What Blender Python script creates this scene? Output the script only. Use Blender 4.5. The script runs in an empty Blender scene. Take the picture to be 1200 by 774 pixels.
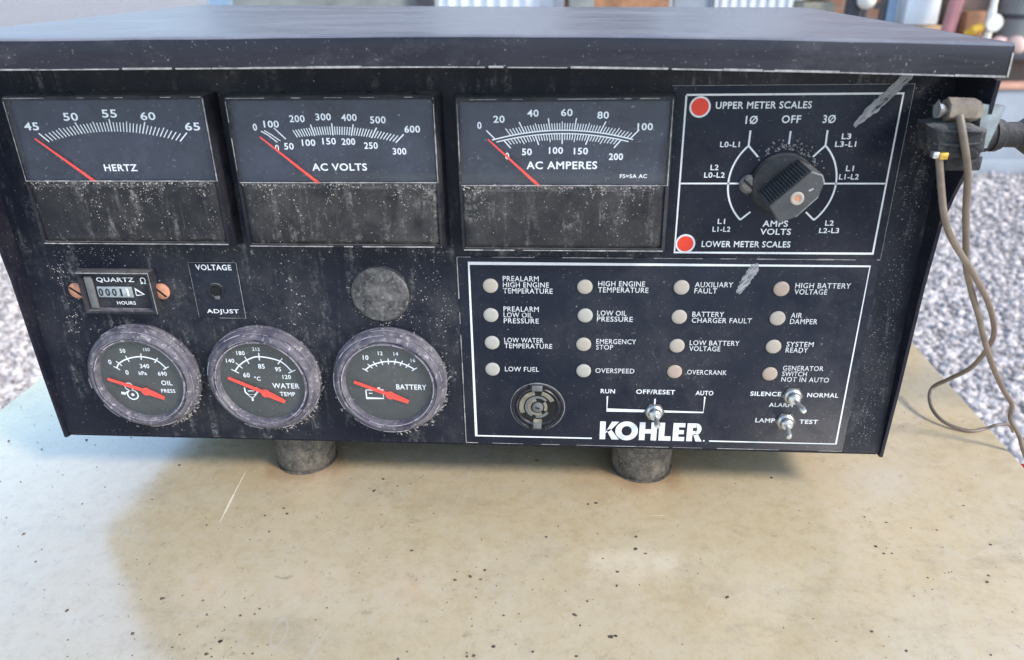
import bpy, bmesh, math, random
from mathutils import Vector, Matrix
random.seed(7)
S = bpy.context.scene
COL = S.collection
R_ = math.radians

# ------------------------------------------------------------------ camera
cam = bpy.data.cameras.new('camera')
camo = bpy.data.objects.new('camera', cam); COL.objects.link(camo)
camo.location = (0.2349, -0.3537, 0.2691)
camo.rotation_euler = (R_(64.6209), R_(1.0058), R_(3.9504))
cam.sensor_width = 36; cam.lens = 907.48 / 1200 * 36
cam.clip_start = 0.01; cam.clip_end = 2000
cam.dof.use_dof = True; cam.dof.focus_distance = 0.40; cam.dof.aperture_fstop = 13
S.camera = camo

# ------------------------------------------------------------------ light
w = bpy.data.worlds.new('World'); S.world = w; w.use_nodes = True
nt = w.node_tree
sky = nt.nodes.new('ShaderNodeTexSky'); sky.sky_type = 'NISHITA'; sky.sun_disc = False
SUN = Vector((0.72, -0.42, 0.62)).normalized()
sky.sun_elevation = math.asin(SUN.z); sky.sun_rotation = math.atan2(SUN.x, SUN.y)
sky.air_density = 1.0; sky.dust_density = 0.5; sky.ozone_density = 1.0
nt.nodes['Background'].inputs['Strength'].default_value = 0.15
nt.links.new(sky.outputs[0], nt.nodes['Background'].inputs['Color'])
sl = bpy.data.lights.new('sun', 'SUN'); sl.energy = 1.6; sl.angle = R_(11); sl.color = (1, .93, .84)
so = bpy.data.objects.new('sun', sl); COL.objects.link(so)
so.rotation_euler = (-SUN).to_track_quat('-Z', 'Y').to_euler()
S.view_settings.view_transform = 'Standard'; S.view_settings.look = 'None'
S.view_settings.exposure = 1.15; S.view_settings.gamma = 1; S.view_settings.use_curve_mapping = False

GZ = -1.09                      # ground level; z = 0 is the table top

# ------------------------------------------------------------------ materials
class NT:
    def __init__(s, name):
        s.m = bpy.data.materials.new(name); s.m.use_nodes = True
        s.t = s.m.node_tree; s.b = s.t.nodes['Principled BSDF']; s.out = s.t.nodes['Material Output']
        s.tc = s.t.nodes.new('ShaderNodeTexCoord')
    def n(s, ty, **kw):
        o = s.t.nodes.new(ty)
        for k, v in kw.items():
            if hasattr(o, k): setattr(o, k, v)
            else: o.inputs[k].default_value = v
        return o
    def l(s, a, b): s.t.links.new(a, b)
    def noise(s, scale, detail=4, rough=.6, dist=0, stretch=None, off=0):
        n = s.n('ShaderNodeTexNoise'); n.inputs['Scale'].default_value = scale
        n.inputs['Detail'].default_value = detail; n.inputs['Roughness'].default_value = rough
        n.inputs['Distortion'].default_value = dist
        mp = s.n('ShaderNodeMapping'); mp.inputs['Location'].default_value = (off, off * .7, off * 1.3)
        if stretch: mp.inputs['Scale'].default_value = stretch
        s.l(s.tc.outputs['Object'], mp.inputs[0]); s.l(mp.outputs[0], n.inputs['Vector'])
        return n.outputs['Fac']
    def ramp(s, f, a, b, va=0., vb=1.):
        r = s.n('ShaderNodeMapRange'); r.clamp = True
        r.inputs[1].default_value = a; r.inputs[2].default_value = b
        r.inputs[3].default_value = va; r.inputs[4].default_value = vb
        s.l(f, r.inputs[0]); return r.outputs[0]
    def mul(s, a, b, op='MULTIPLY'):
        m = s.n('ShaderNodeMath'); m.operation = op; m.use_clamp = True
        for i, q in enumerate((a, b)):
            if isinstance(q, (int, float)): m.inputs[i].default_value = q
            else: s.l(q, m.inputs[i])
        return m.outputs[0]
    def mix(s, f, a, b):
        m = s.n('ShaderNodeMix'); m.data_type = 'RGBA'
        if isinstance(f, (int, float)): m.inputs[0].default_value = f
        else: s.l(f, m.inputs[0])
        for i, q in ((6, a), (7, b)):
            if isinstance(q, tuple): m.inputs[i].default_value = (*q, 1)
            else: s.l(q, m.inputs[i])
        return m.outputs[2]
    def col(s, c):
        if isinstance(c, tuple): s.b.inputs['Base Color'].default_value = (*c, 1)
        else: s.l(c, s.b.inputs['Base Color'])
    def set(s, k, v):
        if isinstance(v, (int, float)): s.b.inputs[k].default_value = v
        else: s.l(v, s.b.inputs[k])
    def bump(s, h, strength=.3, dist=.001):
        b = s.n('ShaderNodeBump'); b.inputs['Strength'].default_value = strength
        b.inputs['Distance'].default_value = dist
        s.l(h, b.inputs['Height']); s.l(b.outputs[0], s.b.inputs['Normal'])

def plain(name, c, rough=.5, metal=0., var=.25, scale=60, bump=0):
    s = NT(name)
    f = s.noise(scale, 5, .65)
    d = tuple(x * (1 - var) for x in c); u = tuple(min(1, x * (1 + var)) for x in c)
    s.col(s.mix(s.ramp(f, .3, .7), d, u)); s.set('Roughness', s.ramp(f, .3, .7, rough * .85, min(1, rough * 1.15)))
    s.set('Metallic', metal)
    if bump: s.bump(s.noise(scale * 4, 3), bump, .0006)
    return s.m

def dirty_black(name, sf=.6, base=(.009, .0115, .021), dust=(.40, .385, .37), rough=.42, specks=.5, film=.35, streak=False, off=0., grain=.12):
    """black paint under dust film, fine grit specks and pin-hole wear"""
    s = NT(name)
    big = s.noise(14, 4, .6, .4, off=off); mid = s.noise(70, 5, .7, .6, off=off + 3)
    fine = s.noise(900, 2, .6, off=off + 5); fine2 = s.noise(420, 3, .75, .5, off=off + 9)
    filmf = s.mul(s.mul(s.ramp(big, .35, .75), s.ramp(mid, .3, .75)), film)
    c = s.mix(filmf, base, tuple(x * .42 for x in dust))
    m1 = s.mul(s.ramp(fine, .665, .73), s.ramp(mid, .42, .66))
    m2 = s.mul(s.ramp(fine2, .66, .72), s.ramp(big, .45, .62))
    sp = s.mul(s.mul(m1, m2, 'MAXIMUM'), specks)
    if streak:
        st = s.noise(160, 3, .7, .2, stretch=(1, 1, .12), off=off + 2)
        patch = s.noise(45, 3, .6, .5, off=off + 8)
        smf = s.mul(s.mul(s.ramp(st, .50, .74), s.ramp(patch, .42, .66)), s.ramp(fine2, .42, .6))
        sp = s.mul(sp, s.mul(smf, sf), 'MAXIMUM')
    ge = s.n('ShaderNodeNewGeometry'); sx = s.n('ShaderNodeSeparateXYZ'); s.l(ge.outputs['Normal'], sx.inputs[0])
    led = s.mul(s.mul(s.ramp(sx.outputs[2], .45, .9), s.ramp(mid, .3, .65, .35, 1)), .6)     # dust on ledges, paled to paint in the light they catch
    c = s.mix(led, c, tuple(x * .62 for x in dust))
    c = s.mix(sp, c, dust); s.col(c)
    s.set('Roughness', s.mul(s.ramp(mid, .3, .7, rough * .8, rough * 1.25), s.mul(sp, .4), 'ADD'))
    s.set('Specular IOR Level', .2)
    s.bump(s.mul(fine, s.mul(sp, .8), 'ADD'), grain, .0006)
    return s.m

M = {}
M['panel'] = dirty_black('black_panel_paint', specks=.7, film=.35, streak=True)
M['case'] = dirty_black('black_case_paint', base=(.007, .008, .018), specks=.6, film=.25, off=11)
M['plate'] = dirty_black('label_plate_black', base=(.011, .0145, .027), specks=.45, film=.3, rough=.38, off=23)
M['cover'] = dirty_black('meter_cover_plastic', sf=.95, dust=(.42, .395, .36), base=(.015, .016, .020), specks=.8, film=.55, streak=True, rough=.5, off=31, grain=.2)
M['bezelblk'] = dirty_black('meter_bezel_plastic', base=(.014, .015, .022), specks=.5, film=.5, rough=.3, off=41)
def plug_metal():
    s = NT('hole_plug_metal'); a = s.noise(150, 6, .8, .6); b = s.noise(520, 4, .75); c_ = s.noise(60, 4, .6, 1)
    c = s.mix(s.ramp(a, .38, .66), (.022, .022, .024), (.16, .155, .15)); c = s.mix(s.mul(s.ramp(b, .55, .70), .7), c, (.30, .29, .28))
    c = s.mix(s.mul(s.ramp(c_, .52, .7), .6), c, (.03, .03, .034)); s.col(c); s.set('Roughness', .6); s.bump(b, .4, .0006); return s.m
M['plug'] = plug_metal()
M['knob'] = dirty_black('knob_plastic', base=(.02, .022, .026), specks=.35, film=.7, rough=.4, off=61)
M['ribs'] = dirty_black('knob_rib_plastic', base=(.030, .032, .036), specks=.5, film=1.0, rough=.4, off=63)
M['knobface'] = dirty_black('knob_face_plastic', base=(.060, .064, .068), specks=.5, film=.8, rough=.42, off=67)
def foot_rubber():
    s = NT('foot_rubber'); a = s.noise(130, 6, .85, 0, off=3); b = s.noise(420, 4, .75)
    c = s.mix(s.ramp(a, .36, .68), (.030, .028, .026), (.17, .145, .115)); c = s.mix(s.mul(s.ramp(b, .55, .70), .6), c, (.30, .26, .20))
    s.col(c); s.set('Roughness', .8); s.bump(s.mul(a, b, 'ADD'), .5, .001); return s.m
M['rubber'] = foot_rubber()
M['gasket'] = dirty_black('connector_rubber', base=(.030, .031, .034), dust=(.40, .38, .35), specks=.8, film=1.0, streak=True, rough=.5, off=83, grain=.5)
M['clear'] = plain('hazy_clear_plastic', (.30, .34, .35), .25, var=.3, scale=180)
M['worn'] = plain('worn_bare_edge', (.30, .29, .285), .6, var=.5, scale=320)
M['worn2'] = plain('worn_bezel_edge', (.34, .31, .36), .45, var=.4, scale=320)
M['grit'] = plain('white_grit', (.32, .30, .275), .9, var=.35, scale=500)
def smear_mat():
    s = NT('grey_paint_smear'); t = s.t
    mp0 = s.n('ShaderNodeMapping'); mp0.inputs['Rotation'].default_value = (0, R_(49), 0); s.l(s.tc.outputs['Object'], mp0.inputs[0])
    mp = s.n('ShaderNodeMapping'); mp.inputs['Scale'].default_value = (.16, 1, 1); s.l(mp0.outputs[0], mp.inputs[0])
    n1 = s.n('ShaderNodeTexNoise'); n1.inputs['Scale'].default_value = 900; n1.inputs['Detail'].default_value = 4; n1.inputs['Roughness'].default_value = .7; s.l(mp.outputs[0], n1.inputs['Vector'])
    n2 = s.noise(180, 4, .7, .4)
    s.col(s.mix(s.ramp(n2, .3, .7), (.26, .26, .27), (.46, .46, .465))); s.set('Roughness', .8)
    a = s.mul(s.ramp(n1.outputs['Fac'], .33, .50), s.ramp(n2, .24, .38)); s.set('Alpha', s.mul(a, .9)); return s.m
M['smear'] = smear_mat()
M['lamp'] = plain('lamp_lens_beige', (.40, .355, .30), .4, var=.10, scale=90)
M['red'] = plain('red_dot_print', (.80, .05, .02), .5, var=.08, scale=200)
M['needle'] = plain('red_needle', (.95, .07, .04), .4, var=.05)
M['copper'] = plain('copper_screw', (.62, .28, .17), .5, .25, var=.25, scale=300)
M['chrome'] = plain('dull_chrome', (.66, .65, .62), .32, .85, var=.2, scale=400)
M['steel'] = plain('dull_steel_screw', (.16, .155, .15), .45, .5, var=.4, scale=400)
M['brass'] = plain('brass_terminal', (.75, .48, .10), .35, .8, var=.2, scale=300)
M['hole'] = plain('dark_hole', (.004, .004, .004), .9)
M['slot'] = plain('dark_slot', (.01, .009, .008), .8)
M['cream'] = plain('horn_cream_plastic', (.20, .18, .135), .45, var=.5, scale=240)
M['wire'] = plain('tan_wire_insulation', (.20, .155, .115), .45, var=.25, scale=120, bump=.15)
M['capbrown'] = plain('brown_terminal_cap', (.22, .18, .14), .5, var=.35, scale=220)
M['digit'] = plain('counter_digit_strip', (.30, .34, .36), .35, var=.3, scale=300)
M['greybar'] = plain('grey_plastic_bar', (.13, .135, .135), .4, var=.25, scale=160)

def print_white(name, c=(.76, .77, .78), wear=.45):
    s = NT(name)
    f = s.noise(500, 3, .7, .3); g = s.noise(60, 3, .6)
    k = s.mul(s.mul(s.ramp(f, .55, .66), s.ramp(g, .4, .7)), wear)
    s.col(s.mix(k, c, (.06, .065, .075))); s.set('Roughness', .55)
    return s.m
M['white'] = print_white('white_print')
M['wornwhite'] = print_white('worn_label_print', (.64, .65, .66), .75)
M['border'] = print_white('white_border_print', wear=.25)
M['pale'] = print_white('pale_dial_print', (.86, .90, .92), .15)
M['logo'] = print_white('white_logo_print', (.72, .74, .77), .2)

def bezel_plastic():
    s = NT('gauge_bezel_dusty_chrome')
    f = s.noise(300, 5, .75, .6); g = s.noise(55, 4, .65, .5); h = s.noise(120, 5, .7, .8, off=5)
    c = s.mix(s.ramp(g, .35, .65), (.060, .055, .080), (.125, .115, .135))
    c = s.mix(s.mul(s.ramp(h, .48, .70), .6), c, (.24, .225, .225))
    c = s.mix(s.mul(s.ramp(f, .56, .68), .75), c, (.46, .43, .42)); s.col(c)
    s.set('Roughness', s.ramp(h, .35, .7, .42, .75)); s.set('Specular IOR Level', .4)
    s.bump(s.mul(f, h, 'ADD'), .35, .0008); return s.m
M['bezel'] = bezel_plastic()

def dial(name, c, haze):
    s = NT(name); f = s.noise(40, 4, .6, .6); g = s.noise(700, 2)
    cc = s.mix(s.ramp(f, .35, .7), c, haze)
    cc = s.mix(s.mul(s.ramp(g, .68, .74), .5), cc, (.3, .32, .34)); s.col(cc); s.set('Roughness', .5)
    return s.m
M['dial'] = dial('meter_dial_black', (.014, .018, .029), (.028, .036, .060))
M['gdial'] = dial('gauge_dial_black', (.038, .042, .040), (.060, .066, .060))

def glass(name, dust=.05, rough=.04):
    s = NT(name); t = s.t
    tr = s.n('ShaderNodeBsdfTransparent'); gl = s.n('ShaderNodeBsdfGlossy'); gl.inputs['Roughness'].default_value = rough
    df = s.n('ShaderNodeBsdfDiffuse'); df.inputs['Color'].default_value = (.42, .50, .66, 1)  # dust film, its blue tint painting in the sky it scatters
    ge = s.n('ShaderNodeNewGeometry'); dp = s.n('ShaderNodeVectorMath'); dp.operation = 'DOT_PRODUCT'
    s.l(ge.outputs['Incoming'], dp.inputs[0]); s.l(ge.outputs['Normal'], dp.inputs[1])
    ab = s.n('ShaderNodeMath'); ab.operation = 'ABSOLUTE'; s.l(dp.outputs['Value'], ab.inputs[0])
    pw = s.n('ShaderNodeMath'); pw.operation = 'POWER'; s.l(s.mul(1., ab.outputs[0], 'SUBTRACT'), pw.inputs[0]); pw.inputs[1].default_value = 5
    fr = s.n('ShaderNodeMapRange'); s.l(pw.outputs[0], fr.inputs[0]); fr.inputs[3].default_value = .05; fr.inputs[4].default_value = 1.
    m1 = s.n('ShaderNodeMixShader'); m2 = s.n('ShaderNodeMixShader')
    s.l(fr.outputs[0], m1.inputs[0]); s.l(tr.outputs[0], m1.inputs[1]); s.l(gl.outputs[0], m1.inputs[2])
    f = s.noise(35, 5, .65, .8); g = s.noise(500, 3, .7)
    d = s.mul(s.ramp(f, .35, .75, .3, 1), s.ramp(g, .4, .7, dust * .5, dust * 1.6))
    s.l(d, m2.inputs[0]); s.l(m1.outputs[0], m2.inputs[1]); s.l(df.outputs[0], m2.inputs[2])
    s.l(m2.outputs[0], s.out.inputs['Surface']); t.nodes.remove(s.b)
    return s.m
M['glass'] = glass('dusty_window_plastic', .06)
M['gglass'] = glass('gauge_lens', .035)

def hood_paint():
    s = NT('hood_top_paint')
    f = s.noise(30, 4, .6, .5, stretch=(.5, 1, 1)); fine = s.noise(800, 2); mid = s.noise(120, 4, .7)
    c = s.mix(s.ramp(f, .3, .7), (.010, .010, .018), (.022, .021, .031))
    sp = s.mul(s.mul(s.ramp(fine, .66, .72), s.ramp(mid, .45, .65)), .7)
    scf = s.noise(45, 6, .8, .2, stretch=(.3, 1, 1), off=9); c = s.mix(s.mul(s.mul(s.ramp(scf, .5, .7), s.ramp(mid, .4, .65)), .4), c, (.13, .125, .13))
    ge = s.n('ShaderNodeNewGeometry'); sx = s.n('ShaderNodeSeparateXYZ'); s.l(ge.outputs['Normal'], sx.inputs[0])
    settled = s.mul(s.ramp(sx.outputs[2], .55, .97), s.ramp(mid, .2, .7, .75, 1))       # dust that has settled on level metal
    c = s.mix(settled, c, s.mix(s.ramp(f, .3, .7), (.21, .215, .245), (.33, .325, .34)))
    s.col(s.mix(sp, c, (.42, .41, .40))); s.set('Roughness', s.ramp(f, .3, .7, .34, .48))
    s.b.inputs['IOR'].default_value = 1.45
    s.bump(s.noise(60, 4, .6, .3, stretch=(.25, 1, 1)), .3, .002); return s.m
M['hood'] = hood_paint()

def table_paint():
    s = NT('beige_table_paint')
    big = s.noise(5, 5, .6, .6); mid = s.noise(26, 6, .75, .25, off=4); fine = s.noise(260, 4, .7, off=2)
    strk = s.noise(24, 6, .75, .3, stretch=(.5, 1, 1), off=7); spk = s.noise(150, 3, .6, .5, off=12); spk2 = s.noise(420, 2, .6, off=15)
    c = s.mix(s.ramp(big, .32, .68), (.66, .515, .295), (.75, .625, .405))
    c = s.mix(s.mul(s.ramp(mid, .45, .75), .45), c, (.70, .62, .47))
    mott = s.noise(130, 6, .8, .1, off=31); c = s.mix(s.mul(s.ramp(mott, .5, .70), .32), c, (.40, .31, .19)); c = s.mix(s.mul(s.ramp(mott, .5, .3), .30), c, (.78, .71, .57)); gr = s.noise(330, 4, .8, .3, off=44); c = s.mix(s.mul(s.mul(s.ramp(gr, .56, .68), s.ramp(mott, .42, .6)), .40), c, (.30, .22, .14))
    c = s.mix(s.mul(s.ramp(strk, .54, .70), .36), c, (.38, .30, .19))
    c = s.mix(s.mul(s.ramp(mid, .64, .74), .35), c, (.42, .25, .13))
    k = s.mul(s.mul(s.ramp(spk, .66, .72), s.ramp(big, .42, .62)), .55)
    k = s.mul(k, s.mul(s.mul(s.ramp(spk2, .68, .73), s.ramp(mid, .4, .6)), .6), 'MAXIMUM')
    c = s.mix(k, c, (.12, .09, .07))
    # thin rubbed scratches
    wv = s.noise(9, 2, .5, 3.0, stretch=(1, .35, 1), off=21)
    ln = s.n('ShaderNodeMath'); ln.operation = 'ABSOLUTE'
    sub = s.n('ShaderNodeMath'); sub.operation = 'SUBTRACT'; s.l(wv, sub.inputs[0]); sub.inputs[1].default_value = .5
    s.l(sub.outputs[0], ln.inputs[0])
    # rust and grime stains gathered round the two front feet, one paler patch
    def near(x, y, a, b, sx=1., sy=1.):
        mp = s.n('ShaderNodeMapping'); mp.vector_type = 'POINT'
        mp.inputs['Location'].default_value = (-(x - .175) * sx, -(y + .05) * sy, 1.09 * 0); mp.inputs['Scale'].default_value = (sx, sy, 0)
        s.l(s.tc.outputs['Object'], mp.inputs[0]); ln_ = s.n('ShaderNodeVectorMath'); ln_.operation = 'LENGTH'; s.l(mp.outputs[0], ln_.inputs[0])
        ad = s.n('ShaderNodeMath'); ad.operation = 'MULTIPLY_ADD'; s.l(mid, ad.inputs[0]); ad.inputs[1].default_value = .03; s.l(ln_.outputs[1], ad.inputs[2])
        return s.ramp(ad.outputs[0], a, b, 1, 0)
    for fx_, fy_ in ((.0795, .028), (.280, .029)):
        c = s.mix(s.mul(near(fx_, fy_, .030, .042), .7), c, (.30, .17, .085)); c = s.mix(s.mul(near(fx_, fy_, .036, .068), .35), c, (.60, .37, .18))
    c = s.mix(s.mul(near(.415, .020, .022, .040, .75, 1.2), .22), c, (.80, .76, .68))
    scr = s.mul(s.mul(s.ramp(ln.outputs[0], .0, .006, 1, 0), s.ramp(strk, .5, .6)), .35)
    c = s.mix(scr, c, (.74, .70, .60)); s.col(c)
    s.set('Roughness', s.mul(s.ramp(mid, .3, .7, .15, .25), s.mul(k, .4), 'ADD'))
    s.b.inputs['IOR'].default_value = 3.3
    s.bump(s.mul(s.mul(fine, .5), s.mul(k, .6), 'ADD'), .10, .0008)
    return s.m
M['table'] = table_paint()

# ------------------------------------------------------------------ mesh helpers
def link_mesh(name, verts, faces, mat, parent=None, smooth=True, mats=None, midx=None):
    o0 = parent_origin(parent)
    me = bpy.data.meshes.new(name)
    me.from_pydata([(v[0] - o0[0], v[1] - o0[1], v[2] - o0[2]) for v in verts], [], faces)
    bm = bmesh.new(); bm.from_mesh(me); bmesh.ops.recalc_face_normals(bm, faces=bm.faces); bm.to_mesh(me); bm.free()
    me.materials.append(M[mat] if isinstance(mat, str) else mat)
    if mats:
        for q in mats: me.materials.append(M[q])
        me.polygons.foreach_set('material_index', midx)
    if smooth and len(me.polygons):
        me.polygons.foreach_set('use_smooth', [True] * len(me.polygons)); me.set_sharp_from_angle(angle=R_(32))
    me.update()
    if name in ('lens', 'window_pane') and sum(p.normal.y for p in me.polygons) > 0: me.flip_normals()
    o = bpy.data.objects.new(name, me); COL.objects.link(o)
    if parent: o.parent = parent
    return o
ORG = {}
def parent_origin(p):
    x = Vector((0, 0, 0))
    while p: x = x + Vector(p.location); p = p.parent
    return x
class MB:
    def __init__(s): s.v = []; s.f = []
    def add(s, vs, fs):
        b = len(s.v); s.v += [tuple(q) for q in vs]; s.f += [tuple(i + b for i in f) for f in fs]; return s
    def box(s, x0, x1, y0, y1, z0, z1, bev=0):
        if bev:
            bm = bmesh.new(); bmesh.ops.create_cube(bm, size=1)
            bmesh.ops.scale(bm, vec=(x1 - x0, y1 - y0, z1 - z0), verts=bm.verts)
            bmesh.ops.translate(bm, vec=((x0 + x1) / 2, (y0 + y1) / 2, (z0 + z1) / 2), verts=bm.verts)
            bmesh.ops.bevel(bm, geom=bm.edges[:], offset=bev, segments=2, profile=.5, affect='EDGES')
            bm.verts.index_update()
            s.add([v.co for v in bm.verts], [[v.index for v in f.verts] for f in bm.faces]); bm.free(); return s
        vs = [(x, y, z) for z in (z0, z1) for y in (y0, y1) for x in (x0, x1)]
        return s.add(vs, [(0, 1, 3, 2), (4, 5, 7, 6), (0, 1, 5, 4), (2, 3, 7, 6), (0, 2, 6, 4), (1, 3, 7, 5)])
    def loft(s, rings, cap0=True, cap1=True):
        n = len(rings[0]); b = []
        fs = []
        for r in rings: b += r
        for k in range(len(rings) - 1):
            for i in range(n): j = (i + 1) % n; fs.append((k * n + i, k * n + j, (k + 1) * n + j, (k + 1) * n + i))
        if cap0: fs.append(tuple(range(n)))
        if cap1: fs.append(tuple((len(rings) - 1) * n + i for i in range(n)))
        return s.add(b, fs)
    def lathe_y(s, cx, cz, prof, seg=48, wob=0):       # prof (r, y)
        rings = []
        for r, y in prof:
            rings.append([(cx + r * math.cos(2 * math.pi * i / seg) * (1 + wob * random.uniform(-1, 1)), y, cz + r * math.sin(2 * math.pi * i / seg) * (1 + wob * random.uniform(-1, 1))) for i in range(seg)])
        return s.loft(rings, prof[0][0] > 1e-6, prof[-1][0] > 1e-6)
    def lathe_z(s, cx, cy, prof, seg=32, wob=0):
        rings = [[(cx + r * math.cos(2 * math.pi * i / seg) * (1 + wob * random.uniform(-1, 1)), cy + r * math.sin(2 * math.pi * i / seg), z) for i in range(seg)] for r, z in prof]
        return s.loft(rings)
    def prism(s, poly, y0, y1):                         # poly (x,z)
        return s.loft([[(x, y0, z) for x, z in poly], [(x, y1, z) for x, z in poly]])
    def tube(s, pts, r, seg=10, rads=None):
        P = [Vector(p) for p in pts]; rings = []; up = None
        for i, p in enumerate(P):
            t = (P[min(i + 1, len(P) - 1)] - P[max(i - 1, 0)]).normalized()
            if up is None:
                up = t.orthogonal().normalized()
            else: up = (up - t * up.dot(t)).normalized()
            q = t.cross(up); rr = rads[i] if rads else r
            rings.append([tuple(p + up * rr * math.cos(a) + q * rr * math.sin(a)) for a in [2 * math.pi * k / seg for k in range(seg)]])
        return s.loft(rings)
    def stroke(s, pts, wd, y):                          # flat strip on a y = const plane, pts (x,z)
        P = [Vector(p) for p in pts]; L = []; Rr = []
        for i, p in enumerate(P):
            a = P[max(i - 1, 0)]; b = P[min(i + 1, len(P) - 1)]
            d = (b - a).normalized(); n = Vector((-d.y, d.x)); k = wd / 2
            if 0 < i < len(P) - 1:
                d1 = (p - a).normalized(); k = k / max(.4, abs(Vector((-d1.y, d1.x)).dot(n)))
            L.append(p + n * k); Rr.append(p - n * k)
        vs = [(q.x, y, q.y) for q in L] + [(q.x, y, q.y) for q in Rr]; n = len(P)
        return s.add(vs, [(i, i + 1, n + i + 1, n + i) for i in range(n - 1)])
    def disc(s, cx, cz, r, y, seg=24):
        return s.add([(cx + r * math.cos(2 * math.pi * i / seg), y, cz + r * math.sin(2 * math.pi * i / seg)) for i in range(seg)], [tuple(range(seg))])
    def build(s, name, mat, parent=None, smooth=True): return link_mesh(name, s.v, s.f, mat, parent, smooth)

def mm(v): return v / 1000
def X(x): return x / 1000
def Z(z): return (z + 12) / 1000       # measured height above panel datum -> world
def Y(y): return y / 1000
class PB(MB):
    """MB in panel millimetres (x, y into the case, z)"""
    def build(s, name, mat, parent=None, smooth=True):
        return link_mesh(name, [(a / 1000, b / 1000, (c + 12) / 1000) for a, b, c in s.v], s.f, mat, parent, smooth)

def thing(name, label, cat, loc, group=None):
    o = bpy.data.objects.new(name, None); COL.objects.link(o); o.location = loc; o.empty_display_size = .02
    o['label'] = label; o['category'] = cat
    if group: o['group'] = group
    return o
def tag(o, label, cat, group=None):
    o['label'] = label; o['category'] = cat
    if group: o['group'] = group
    return o

TXT = {}
def glyphs(body, bold):
    k = (body, bold)
    if k in TXT: return TXT[k]
    cu = bpy.data.curves.new('t', 'FONT'); cu.body = body; cu.resolution_u = 3; cu.offset = bold; cu.space_character = 1.08
    ob = bpy.data.objects.new('t', cu); COL.objects.link(ob)
    dg = bpy.context.evaluated_depsgraph_get(); dg.update()
    me = bpy.data.meshes.new_from_object(ob.evaluated_get(dg))
    vs = [(v.co.x, v.co.y) for v in me.vertices]; fs = [tuple(p.vertices) for p in me.polygons]
    bpy.data.objects.remove(ob); bpy.data.curves.remove(cu); bpy.data.meshes.remove(me)
    x0 = min(v[0] for v in vs); x1 = max(v[0] for v in vs); y0 = min(v[1] for v in vs); y1 = max(v[1] for v in vs)
    TXT[k] = (vs, fs, x0, x1, y0, y1); return TXT[k]
def text(body, x, z, h, parent, y=-.25, width=None, align='c', mat='white', bold=.018, rot=0, name='lettering'):
    """x: left edge or centre, z: centre of the line, h: cap height (mm)"""
    vs, fs, x0, x1, y0, y1 = glyphs(body, bold)
    sz = h / (y1 - y0); sx = (width / (x1 - x0)) if width else sz * .95
    wd = (x1 - x0) * sx; ox = x if align == 'l' else x - wd / 2
    m = PB(); out = []
    for vx, vy in vs:
        a = ox + (vx - x0) * sx; b = z + (vy - (y0 + y1) / 2) * sz
        if rot:
            c_, s_ = math.cos(rot), math.sin(rot); dx, dz = a - x, b - z; a, b = x + dx * c_ - dz * s_, z + dx * s_ + dz * c_
        out.append((a, y, b))
    m.add(out, fs); return m.build(name, mat, parent, smooth=False)

# ------------------------------------------------------------------ ground, gravel
def ground():
    s = NT('gravel_bed'); f = s.noise(3, 4); v = s.n('ShaderNodeTexVoronoi'); v.inputs['Scale'].default_value = 40
    s.l(s.tc.outputs['Object'], v.inputs['Vector'])
    sep = s.n('ShaderNodeSeparateColor'); s.l(v.outputs['Color'], sep.inputs[0])
    c = s.mix(sep.outputs[0], (.50, .45, .425), (.70, .635, .60)); c = s.mix(s.ramp(f, .35, .65), c, (.56, .51, .48))
    c = s.mix(s.ramp(v.outputs['Distance'], .35, .8), c, (.20, .18, .17)); s.col(c); s.set('Roughness', .9)
    s.bump(s.ramp(v.outputs['Distance'], 0, .8, 1, 0), .8, .02)
    o = link_mesh('gravel_ground', [(-300, -300, GZ), (300, -300, GZ), (300, 300, GZ), (-300, 300, GZ)], [(0, 1, 2, 3)], s.m, None, False)
    o['kind'] = 'structure'
ground()
def gravel():
    ico = bmesh.new(); bmesh.ops.create_icosphere(ico, subdivisions=1, radius=1); ico.verts.index_update()
    bv = [v.co.copy() for v in ico.verts]; bf = [tuple(v.index for v in f.verts) for f in ico.faces]; ico.free()
    s = NT('gravel_stone'); g = s.n('ShaderNodeNewGeometry')
    r = s.n('ShaderNodeValToRGB'); s.l(g.outputs['Random Per Island'], r.inputs[0])
    e = r.color_ramp.elements; e[0].color = (.26, .235, .22, 1); e[1].color = (.80, .71, .66, 1)
    q = e.new(.45); q.color = (.60, .54, .51, 1)
    s.col(s.mix(s.mul(s.ramp(s.noise(60, 4), .4, .7), .4), r.outputs[0], (.55, .53, .52))); s.set('Roughness', .85)
    vs = []; fs = []
    def area(x0f, x1f, ya, yb, n):
        for _ in range(n):
            D = ya * (yb / ya) ** random.random()
            x = .235 + D * random.uniform(x0f, x1f); y = D - .354
            if -.3 < x < .65 and y < .7: continue
            sc = random.choice([.005, .006, .008, .010, .014]) * random.uniform(.8, 1.2) * (1 + .09 * D); b = len(vs)
            m = Matrix.Rotation(random.uniform(0, 6.28), 3, 'Z') @ Matrix.Rotation(random.uniform(0, 3), 3, 'X')
            sx, sy, sz = sc * random.uniform(.7, 1.3), sc * random.uniform(.6, 1.1), sc * random.uniform(.5, .8)
            for c in bv:
                p = m @ Vector((c.x * sx, c.y * sy, c.z * sz)) * random.uniform(.85, 1.12)
                vs.append((x + p.x, y + p.y, GZ + sz * .5 + p.z))
            fs.extend(tuple(i + b for i in f) for f in bf)
    area(.33, .85, 1.6, 6.5, 26000); area(-.95, -.52, 1.6, 6.5, 17000)
    o = link_mesh('gravel', vs, fs, s.m, None, False); o['kind'] = 'stuff'
gravel()

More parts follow.
